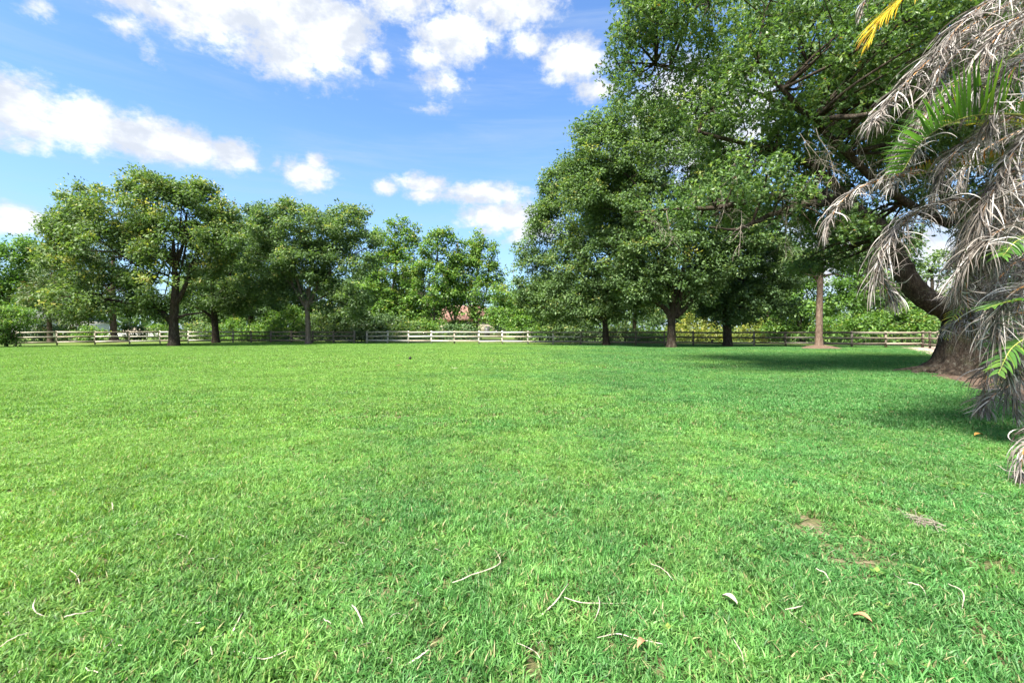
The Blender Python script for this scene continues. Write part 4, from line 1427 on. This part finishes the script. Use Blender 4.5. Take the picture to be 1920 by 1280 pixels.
def frond(pts, n, length, droop, width, leafmat, ribmat, kind, side=.85, fwd=.55, up=.15, curl=.0, tint=(.55, .2), seg=7, rib=.013, start=.08, tiptint=0.0, jit=.2):
    """pts: control points of the midrib in space, base first"""
    rb = spline(pts, 40)
    mb = MB(PB)
    mb.tube(rb, np.linspace(rib, rib * .3, 40), 5)
    fr = mb.build("frond", ribmat, palm, True)
    T = unit(np.gradient(rb, axis=0))
    t = np.linspace(start, 1.0, n)
    t = np.clip(t + PR.normal(0, .004, n), 0, 1)
    i = np.clip((t * 39).astype(int), 0, 38)
    f = (t * 39 - i)[:, None]
    b0 = rb[i] * (1 - f) + rb[np.clip(i + 1, 0, 39)] * f
    tg = T[i]
    sgn = np.where(np.arange(n) % 2 == 0, 1.0, -1.0)[:, None]
    S = unit(np.cross(tg, np.array((0, 0, 1.0))) + 1e-6)
    U = unit(np.cross(S, tg))
    d = unit(S * sgn * side + tg * fwd + U * up + PR.normal(0, jit, (n, 3)))
    L = length * (np.sin(np.clip(t * .86 + .12, 0, 1) * math.pi) ** .6) * PR.uniform(.75, 1.12, n)
    L = np.maximum(L, length * .35) * np.where(PR.rand(n) < .14, PR.uniform(.3, .7, n), 1.0)
    c = b0.copy()
    cs = [c]
    ds = [d]
    g = np.array((0, 0, -1.0))
    dr = droop * PR.uniform(.35, 1.6, n)[:, None]
    cv = curl * PR.normal(0, 1, (n, 1))
    for s in range(seg):
        h = (s + 1) / seg
        d = unit(d + g * dr * h * .9 + np.cross(d, U) * cv * .35 + unit(np.cross(d, S)) * cv * .25 * h)
        c = c + d * (L / seg)[:, None]
        cs.append(c)
        ds.append(d)
    cs, ds = np.stack(cs, 1), np.stack(ds, 1)
    tw = PR.rand(n) * (6.283 if kind == "dead" else .6)
    ref = U[:, None, :] if kind != "dead" else unit(PR.normal(0, 1, (n, 1, 3)))
    Wd = unit(np.cross(ds, np.broadcast_to(ref, ds.shape)))
    h = np.linspace(0, 1, seg + 1)
    prof = np.interp(h, [0, .15, .5, .85, 1], [.55, 1, .9, .5, .06])
    wv = width * PR.uniform(.6, 1.3, n)[:, None, None] * prof[None, :, None]
    V = np.stack([cs - Wd * wv / 2, cs + Wd * wv / 2], 2).reshape(n, -1, 3)
    kk = V.shape[1]
    off = np.arange(n)[:, None, None] * kk
    qd = np.array([[2 * s, 2 * s + 1, 2 * s + 3, 2 * s + 2] for s in range(seg)])[None]
    tv = np.clip(PR.normal(tint[0], tint[1], n), 0, 1)
    tv = tv[:, None] + tiptint * np.linspace(0, 1, seg)[None, :] ** 2 + PR.normal(0, .05, (n, seg))
    m2 = MB(PB)
    m2.add(V.reshape(-1, 3), quads=(off + qd).reshape(-1, 4), tint=np.clip(tv, 0, 1).ravel())
    tag(m2.build("foliage", leafmat, fr), kind="stuff")
    return fr


def pp(l):
    return [P(*q) for q in l]


DEAD = dict(leafmat=M["dead"], ribmat=M["rachis"], kind="dead", width=.0115, droop=.46, curl=.55, tint=(.50, .30), side=.58, fwd=1.05, up=.2, jit=.12, seg=11)
dead = [  # control points px, py, Y ; leaflets, leaflet length
    ([(2040, -60, 6.4), (1930, -10, 6.0), (1820, 50, 5.7), (1730, 125, 5.5), (1670, 190, 5.4), (1640, 230, 5.35)], 170, .55),
    ([(2040, -30, 6.2), (1950, 20, 5.8), (1850, 60, 5.5), (1770, 130, 5.3), (1730, 230, 5.25), (1712, 290, 5.2)], 150, .5),
    ([(2060, 110, 6.3), (1920, 132, 5.8), (1820, 170, 5.6), (1755, 210, 5.5), (1712, 255, 5.4), (1684, 306, 5.35), (1672, 350, 5.3)], 150, .42),
    ([(1764, 319, 6.2), (1700, 327, 6.1), (1655, 336, 6.0), (1607, 355, 5.95), (1572, 385, 5.9), (1552, 425, 5.9), (1549, 440, 5.9)], 110, .34),
    ([(2040, 190, 6.2), (1920, 212, 5.9), (1833, 256, 5.7), (1788, 290, 5.6), (1764, 335, 5.6), (1750, 385, 5.6)], 130, .42),
    ([(2060, 420, 6.0), (1920, 388, 5.7), (1818, 374, 5.6), (1740, 388, 5.6), (1695, 418, 5.6), (1662, 462, 5.6), (1650, 505, 5.6), (1662, 540, 5.6), (1668, 560, 5.6)], 210, .48),
    ([(2040, 270, 5.6), (1920, 312, 5.4), (1865, 355, 5.3), (1842, 410, 5.3), (1845, 460, 5.3), (1862, 490, 5.3)], 150, .48),
    ([(2040, 370, 5.4), (1920, 412, 5.2), (1850, 450, 5.2), (1815, 500, 5.3), (1800, 550, 5.4)], 140, .5),
    ([(2010, 330, 6.3), (1900, 380, 6.3), (1830, 440, 6.4), (1812, 520, 6.5), (1818, 580, 6.5), (1830, 640, 6.5)], 150, .5),
    ([(2040, 470, 6.6), (1920, 487, 6.4), (1880, 515, 6.3), (1860, 545, 6.3), (1850, 580, 6.3)], 100, .4),
    ([(2060, 520, 5.7), (1930, 535, 5.4), (1880, 570, 5.3), (1868, 620, 5.3), (1885, 670, 5.3), (1895, 700, 5.3)], 140, .5),
    ([(2060, 560, 6.8), (1930, 585, 6.6), (1860, 590, 6.5), (1805, 600, 6.5), (1780, 620, 6.5)], 90, .36),
    ([(2060, 640, 6.6), (1930, 650, 6.5), (1880, 668, 6.5), (1852, 700, 6.4), (1846, 745, 6.4), (1850, 770, 6.4)], 110, .36),
    ([(2050, 680, 6.2), (1935, 698, 6.1), (1890, 724, 6.1), (1858, 746, 6.0), (1838, 770, 6.0)], 90, .30),
    ([(2060, 760, 4.3), (1960, 790, 4.2), (1925, 830, 4.1), (1914, 875, 4.1), (1914, 892, 4.1)], 70, .22),
    ([(2040, 120, 7.2), (1930, 180, 7.0), (1860, 240, 6.9), (1810, 320, 6.9), (1790, 400, 6.9)], 130, .5),
    ([(2040, -40, 5.9), (1960, 10, 5.6), (1890, 70, 5.4), (1840, 140, 5.3), (1815, 210, 5.3)], 130, .5),
    ([(2060, -80, 5.6), (1960, -40, 5.4), (1860, 0, 5.2), (1790, 60, 5.1), (1760, 130, 5.1)], 130, .5),
    ([(2060, 60, 5.4), (1980, 80, 5.2), (1910, 120, 5.1), (1870, 190, 5.05), (1858, 250, 5.05)], 120, .45),
    ([(2060, 330, 6.4), (1960, 340, 6.2), (1880, 370, 6.1), (1820, 420, 6.1), (1790, 480, 6.1)], 130, .45),
    ([(2060, 200, 5.6), (1970, 230, 5.4), (1905, 280, 5.3), (1880, 350, 5.25), (1885, 420, 5.25)], 120, .42),
    ([(2030, 60, 7.0), (1940, 70, 6.9), (1860, 100, 6.8), (1790, 160, 6.8), (1750, 230, 6.8)], 120, .5),
    ([(2080, 600, 5.6), (1960, 620, 5.5), (1915, 660, 5.5), (1900, 720, 5.5), (1905, 780, 5.5)], 110, .4),
    ([(2080, 20, 5.2), (1980, 10, 5.0), (1900, 40, 4.9), (1850, 100, 4.9), (1830, 170, 4.9)], 130, .5),
    ([(1720, -60, 7.0), (1660, -30, 7.0), (1625, 0, 7.0), (1612, 35, 7.0)], 50, .25),
    ([(2070, 450, 6.9), (1960, 430, 6.9), (1880, 440, 6.9), (1820, 460, 6.9), (1780, 500, 6.9)], 120, .45),
]
for cp, n, ln in dead:
    frond(pp(cp), int(n * 2.1), ln * 1.4, **DEAD)
for i in range(11):   # the thicket of hanging fronds nearer the stems
    y0 = 270 + i * 30 + PR.uniform(-30, 30)
    Y0 = PR.uniform(7.0, 8.2)
    x1 = PR.uniform(1872, 1925) - (40 if y0 < 420 else 0)
    dr_ = PR.uniform(60, 150)
    frond(pp([(2070, y0 - 30, Y0), (1990, y0 - 40, Y0 - .1), (1930, y0 - 10, Y0 - .2), (x1 + 10, y0 + dr_ * .5, Y0 - .2), (x1, y0 + dr_, Y0 - .2)]), 190, .55, **DEAD)
GREEN = dict(leafmat=M["palm_green"], ribmat=M["rachis_green"], kind="green", width=.030, droop=.10, tint=(.42, .16), side=.9, fwd=.45, up=.2, jit=.06, seg=5)
for cp, n, ln, kw in [
    ([(2080, 240, 5.3), (1960, 220, 5.15), (1860, 214, 5.0), (1790, 227, 5.0), (1730, 264, 5.0), (1692, 322, 5.1)], 150, .58, dict(up=.9, side=.55, droop=.07, width=.024, jit=.1)),
    ([(2060, 90, 6.0), (1920, 100, 5.8), (1800, 150, 5.7), (1730, 210, 5.7), (1685, 290, 5.75), (1668, 350, 5.8)], 110, .42, dict(droop=.45)),
    ([(2080, 20, 6.2), (1960, 60, 6.0), (1880, 120, 6.0), (1830, 190, 6.0)], 80, .5, dict(droop=.3)),
    ([(2060, 240, 6.2), (1940, 232, 6.1), (1860, 228, 6.0), (1800, 224, 6.0), (1772, 235, 6.0)], 60, .30, dict(tint=(.7, .2), tiptint=.25, fwd=1.2)),
    ([(2040, 560, 5.2), (1950, 560, 5.1), (1890, 566, 5.1), (1850, 578, 5.1)], 44, .36, dict(fwd=1.1, side=.8)),
    ([(2040, 640, 5.2), (1950, 630, 5.1), (1900, 650, 5.1), (1872, 700, 5.1)], 50, .34, dict(droop=.35)),
    ([(2050, 590, 7.1), (1960, 580, 7.1), (1890, 600, 7.0), (1850, 650, 7.0)], 50, .42, dict(droop=.4)),
    ([(2030, 460, 5.1), (1960, 440, 5.0), (1910, 450, 5.0), (1880, 480, 5.0)], 44, .42, dict(droop=.3)),
    ([(1830, 560, 6.6), (1805, 575, 6.6), (1785, 600, 6.6), (1776, 635, 6.6)], 30, .22, dict(tint=(.66, .2), droop=.5, tiptint=.4, width=.02)),
    ([(2060, 700, 6.9), (1960, 690, 6.9), (1900, 700, 6.9), (1860, 740, 6.9)], 40, .4, dict(droop=.3)),
]:
    frond(pp(cp), n, ln, **{**GREEN, **kw})
frond(pp([(2060, 290, 6.4), (1930, 300, 6.3), (1860, 306, 6.2), (1780, 316, 6.2), (1700, 332, 6.1), (1660, 340, 6.1)]), 110, .22, **{**GREEN, "leafmat": M["palm_orange"], "up": .9, "side": .45, "tint": (.5, .25), "tiptint": .4, "width": .026})
frond(pp([(1800, -90, 6.6), (1740, -40, 6.4), (1690, 0, 6.3), (1650, 40, 6.2), (1632, 75, 6.2)]), 110, .62, **{**GREEN, "leafmat": M["palm_yellow"], "fwd": 1.3, "side": .42, "droop": .28, "tint": (.68, .2), "tiptint": -.4, "width": .026})

# ------------------------------------------------------------------ litter on the grass
FL = "dead palm leaflets lying on the grass"
litter = [  # polyline on the lawn (photo columns and rows), width m, label, lift
    ([(848, 1110), (880, 1097), (915, 1083), (935, 1072), (938, 1058), (925, 1035)], .012, "long hooked dead frond strip in the grass below the middle of the lawn"),
    ([(660, 1152), (672, 1168), (683, 1187)], .014, "pale blade-shaped leaflet lying steeply, left of the long hooked strip"),
    ([(607, 1170), (616, 1180), (620, 1190)], .008, "short white curled leaflet left of the steep pale blade"),
    ([(68, 1140), (62, 1155), (75, 1164), (104, 1164)], .007, "white hook-shaped leaflet near the lower left corner"),
    ([(120, 1178), (145, 1168), (178, 1155)], .012, "straight grey leaflet right of the white hook"),
    ([(350, 1172), (362, 1180), (376, 1188)], .012, "short pale leaflet crossed by a thin stalk"),
    ([(340, 1188), (365, 1170), (395, 1154)], .004, "thin dark stalk crossing the short pale leaflet"),
    ([(432, 1205), (441, 1185), (455, 1165)], .012, "bright upright white leaflet between two darker strips"),
    ([(208, 1208), (218, 1220), (230, 1230)], .014, "white leaflet lying aslant near the bottom left, alone"),
    ([(395, 1230), (400, 1244), (407, 1252)], .010, "small white curved leaflet beside the long wavy strip"),
    ([(412, 1232), (450, 1233), (475, 1248), (505, 1253), (537, 1243)], .007, "long wavy white strip near the bottom edge"),
    ([(135, 1282), (170, 1250), (215, 1218)], .004, "thin straight straw running to the bottom edge at left"),
    ([(160, 1263), (172, 1272), (184, 1284)], .007, "short white straw at the bottom edge, left"),
    ([(0, 1232), (30, 1215), (60, 1200)], .006, "dark twig at the left edge of the lawn"),
    ([(210, 954), (212, 962), (214, 970)], .012, "tiny white flake standing out on the left lawn"),
    ([(245, 985), (254, 992), (258, 984)], .008, "forked white scrap in the left lawn"),
    ([(331, 1017), (342, 1016), (356, 1018)], .008, "thin level white strip in the left lawn"),
    ([(130, 1084), (145, 1092), (150, 1106)], .007, "white bent scrap above the hook-shaped leaflet"),
    ([(1010, 1168), (1045, 1140), (1066, 1112)], .010, "slanting pale strip meeting a long thin one"),
    ([(1058, 1139), (1090, 1145), (1130, 1142), (1180, 1138)], .006, "long thin level strip right of the slanting pale one"),
    ([(1122, 1136), (1124, 1155), (1113, 1180)], .008, "tan bent strip hanging from the long thin level one"),
    ([(1120, 1212), (1160, 1200), (1200, 1210), (1245, 1222)], .006, "arched thin strip left of the wedge-shaped leaf"),
    ([(760, 1258), (785, 1246), (805, 1240)], .012, "grey leaflet low in the middle of the lawn"),
    ([(970, 1227), (1005, 1236), (1020, 1262)], .004, "thin arched straw near the bottom middle"),
    ([(1220, 1070), (1245, 1085), (1262, 1100)], .007, "thin pale strip left of the bare patch"),
    ([(1530, 1082), (1550, 1092), (1561, 1110)], .009, "white curled strip below the bare patch"),
    ([(1472, 1160), (1498, 1156), (1509, 1140)], .010, "white hooked leaflet right of the wedge-shaped leaf"),
    ([(1702, 1110), (1730, 1115), (1740, 1142)], .008, "grey bent strip in the right lawn"),
    ([(1778, 1110), (1806, 1130), (1803, 1160)], .010, "white bent strip in the far right lawn"),
    ([(1480, 1160), (1510, 1180), (1525, 1200)], .005, "thin stalk below the white hooked leaflet"),
    ([(1632, 1264), (1655, 1256), (1668, 1240)], .012, "pale leaflet near the bottom right"),
    ([(1375, 1218), (1392, 1250), (1394, 1280)], .005, "thin pale straw at the bottom edge, right of middle"),
    ([(845, 690), (850, 691), (858, 692)], .05, "dark scrap with a white edge far out on the lawn"),
]
M["litter"] = solid_mat("bleached_leaflet", [(.17, .135, .10), (.31, .27, .215), (.47, .435, .38)], 14, .6, .1)
for pl, w, lab in litter:
    g = np.array([G(*q) for q in pl])
    s = spline(g, 10)
    u = np.linspace(0, 1, 10)
    s[:, 2] = .036 + .014 * np.sin(u * 3.1 + len(lab)) + .006 * RS.rand(10)
    T = unit(np.gradient(s, axis=0))
    S = np.cross(T, (0, 0, 1.0))
    S = unit(S + np.array((0, 0, .5)) * RS.uniform(-1, 1))
    prof = np.interp(u, [0, .2, .7, 1], [.35, 1, .8, .12])[:, None] * w * .72
    mb = MB(s[5])
    top = np.array((0, 0, .0016))
    V = np.concatenate([s - S * prof / 2, s + top * 2, s + S * prof / 2])
    mb.add(V, quads=[q for i in range(9) for q in ((i, i + 1, 11 + i, 10 + i), (10 + i, 11 + i, 21 + i, 20 + i))])
    o = mb.build("fallen_leaflet", M["litter"])
    o.location = tuple(s[5])
    tag(o, lab, "leaflet", FL)

# single leaves and scraps
def leaf_thing(px, py, L, W, rz, mat, label, name="fallen_leaf", cat="leaf"):
    b = G(px, py)
    mb = MB()
    u = np.linspace(0, 1, 8)
    wd_ = W * np.sin(np.clip(u, .04, .98) * math.pi) ** .7
    x = (u - .5) * L
    z = .05 + .02 * np.sin(u * 3)
    V = np.concatenate([np.stack([x, -wd_ / 2, z + .012], 1), np.stack([x, 0 * x, z], 1), np.stack([x, wd_ / 2, z + .012], 1)])
    mb.add(V, quads=[q for i in range(7) for q in ((i, i + 1, 9 + i, 8 + i), (8 + i, 9 + i, 17 + i, 16 + i))])
    o = mb.build(name, mat)
    o.location = (b[0], b[1], 0)
    o.rotation_euler = (0, 0, rz)
    return tag(o, label, cat)


M["brown_leaf"] = solid_mat("brown_leaf", [(.16, .08, .04), (.34, .19, .10)], 14, .7, .1)
M["orange_leaf"] = solid_mat("orange_leaf", [(.34, .14, .03), (.50, .26, .06)], 14, .7, .1)
leaf_thing(1368, 1145, .075, .035, 2.2, M["litter"], "pale wedge-shaped leaf standing in the front lawn")
leaf_thing(1617, 1182, .07, .035, -.9, M["brown_leaf"], "brown leaf lying in the right front lawn")
leaf_thing(1835, 823, .13, .06, .2, M["orange_leaf"], "orange-brown leaf on the grass in front of the palm")
leaf_thing(1203, 1233, .05, .03, .6, M["brown_leaf"], "small reddish leaf near the bottom middle")
leaf_thing(748, 688, .25, .1, .4, M["brown_leaf"], "small dark leaf far out on the lawn, nearer than the dark clod")
M["clod"] = solid_mat("black_clod", [(.012, .012, .012), (.03, .028, .025)], 20, .9, .4)
b = G(768.5, 675)
mb = MB()
k = 9
for i in range(6):
    pass
ths = np.linspace(0, 2 * math.pi, k, endpoint=False)
rings = [(.0, .045), (.03, .065), (.07, .06), (.105, .04), (.125, .012)]
V = [(r * math.cos(t) * (1 + .2 * math.sin(2 * t + z * 30)) + z * .12, r * .8 * math.sin(t), z + .02) for z, r in rings for t in ths]
mb.add(V, quads=[(i * k + j, i * k + (j + 1) % k, (i + 1) * k + (j + 1) % k, (i + 1) * k + j) for i in range(4) for j in range(k)])
o = mb.build("dark_clod", M["clod"])
o.location = (b[0], b[1], .02)
tag(o, "small black clod standing alone far out on the lawn", "clod")
# heap of old thatch by the bare spots
b = G(1733, 990)
mb = MB(b)
for i in range(45):
    p = b + np.array((PR.normal(0, .04), PR.normal(0, .05), .03 + .04 * PR.rand()))
    d = unit(np.array((PR.normal(0, 1), PR.normal(0, 1), PR.normal(0, .5))))
    q = [p + d * t + np.array((0, 0, -4 * (t) ** 2)) for t in np.linspace(-.07, .07, 5)]
    q = [np.array((v[0], v[1], max(v[2], .01))) for v in q]
    mb.tube(q, .0022, 3, cap=False, tint=PR.rand())
o = mb.build("dry_thatch", M["twig"])
o.location = tuple(b)
tag(o, "dry brown thatch tuft beside the bare patches at the right", "thatch", kind="stuff")


# thin old straws sunk between the blades, and small broad-leaved weeds
def scatter_pts(n, ymax, seed):
    rs = np.random.RandomState(seed)
    Y = 1.6 + (ymax - 1.6) * rs.rand(n) ** .8
    return np.stack([rs.uniform(-1.2, 1.2, n) * Y, Y, np.zeros(n)], 1), rs


mb = MB()
P0, rs = scatter_pts(520, 9.0, 61)
for p in P0:
    a = rs.rand() * 6.283
    L = rs.uniform(.03, .11)
    bend = rs.normal(0, .35)
    q = []
    for t in np.linspace(-.5, .5, 6):
        aa = a + bend * t * 2
        q.append((p[0] + math.cos(aa) * t * L, p[1] + math.sin(aa) * t * L, .030 + rs.uniform(-.006, .010)))
    mb.tube(q, [.0008, .0014, .0016, .0016, .0013, .0006], 3, cap=False, tint=rs.rand())
tag(mb.build("dry_straw", M["litter"]), "thin dry straws sunk between the grass blades of the front lawn", "straw", kind="stuff")

mb = MB()
P0, rs = scatter_pts(420, 8.0, 62)
for p in P0:
    k = rs.randint(4, 8)
    a = rs.rand() * 6.283 + np.arange(k) / k * 6.283 + rs.normal(0, .2, k)
    A = np.stack([np.cos(a), np.sin(a), rs.uniform(.1, .6, k)], 1)
    Nn = np.stack([-np.cos(a) * .4, -np.sin(a) * .4, np.ones(k)], 1)
    L = rs.uniform(.018, .040, k)
    leaf_sheets(mb, np.repeat(p[None] + (0, 0, .030), k, 0) + A * .008, A, Nn, L, L * rs.uniform(.5, .8), np.clip(rs.normal(.5, .2, k), 0, 1))
tag(mb.build("lawn_weeds", M["bright"]), "small broad-leaved weeds growing through the front lawn", "weeds", kind="stuff")
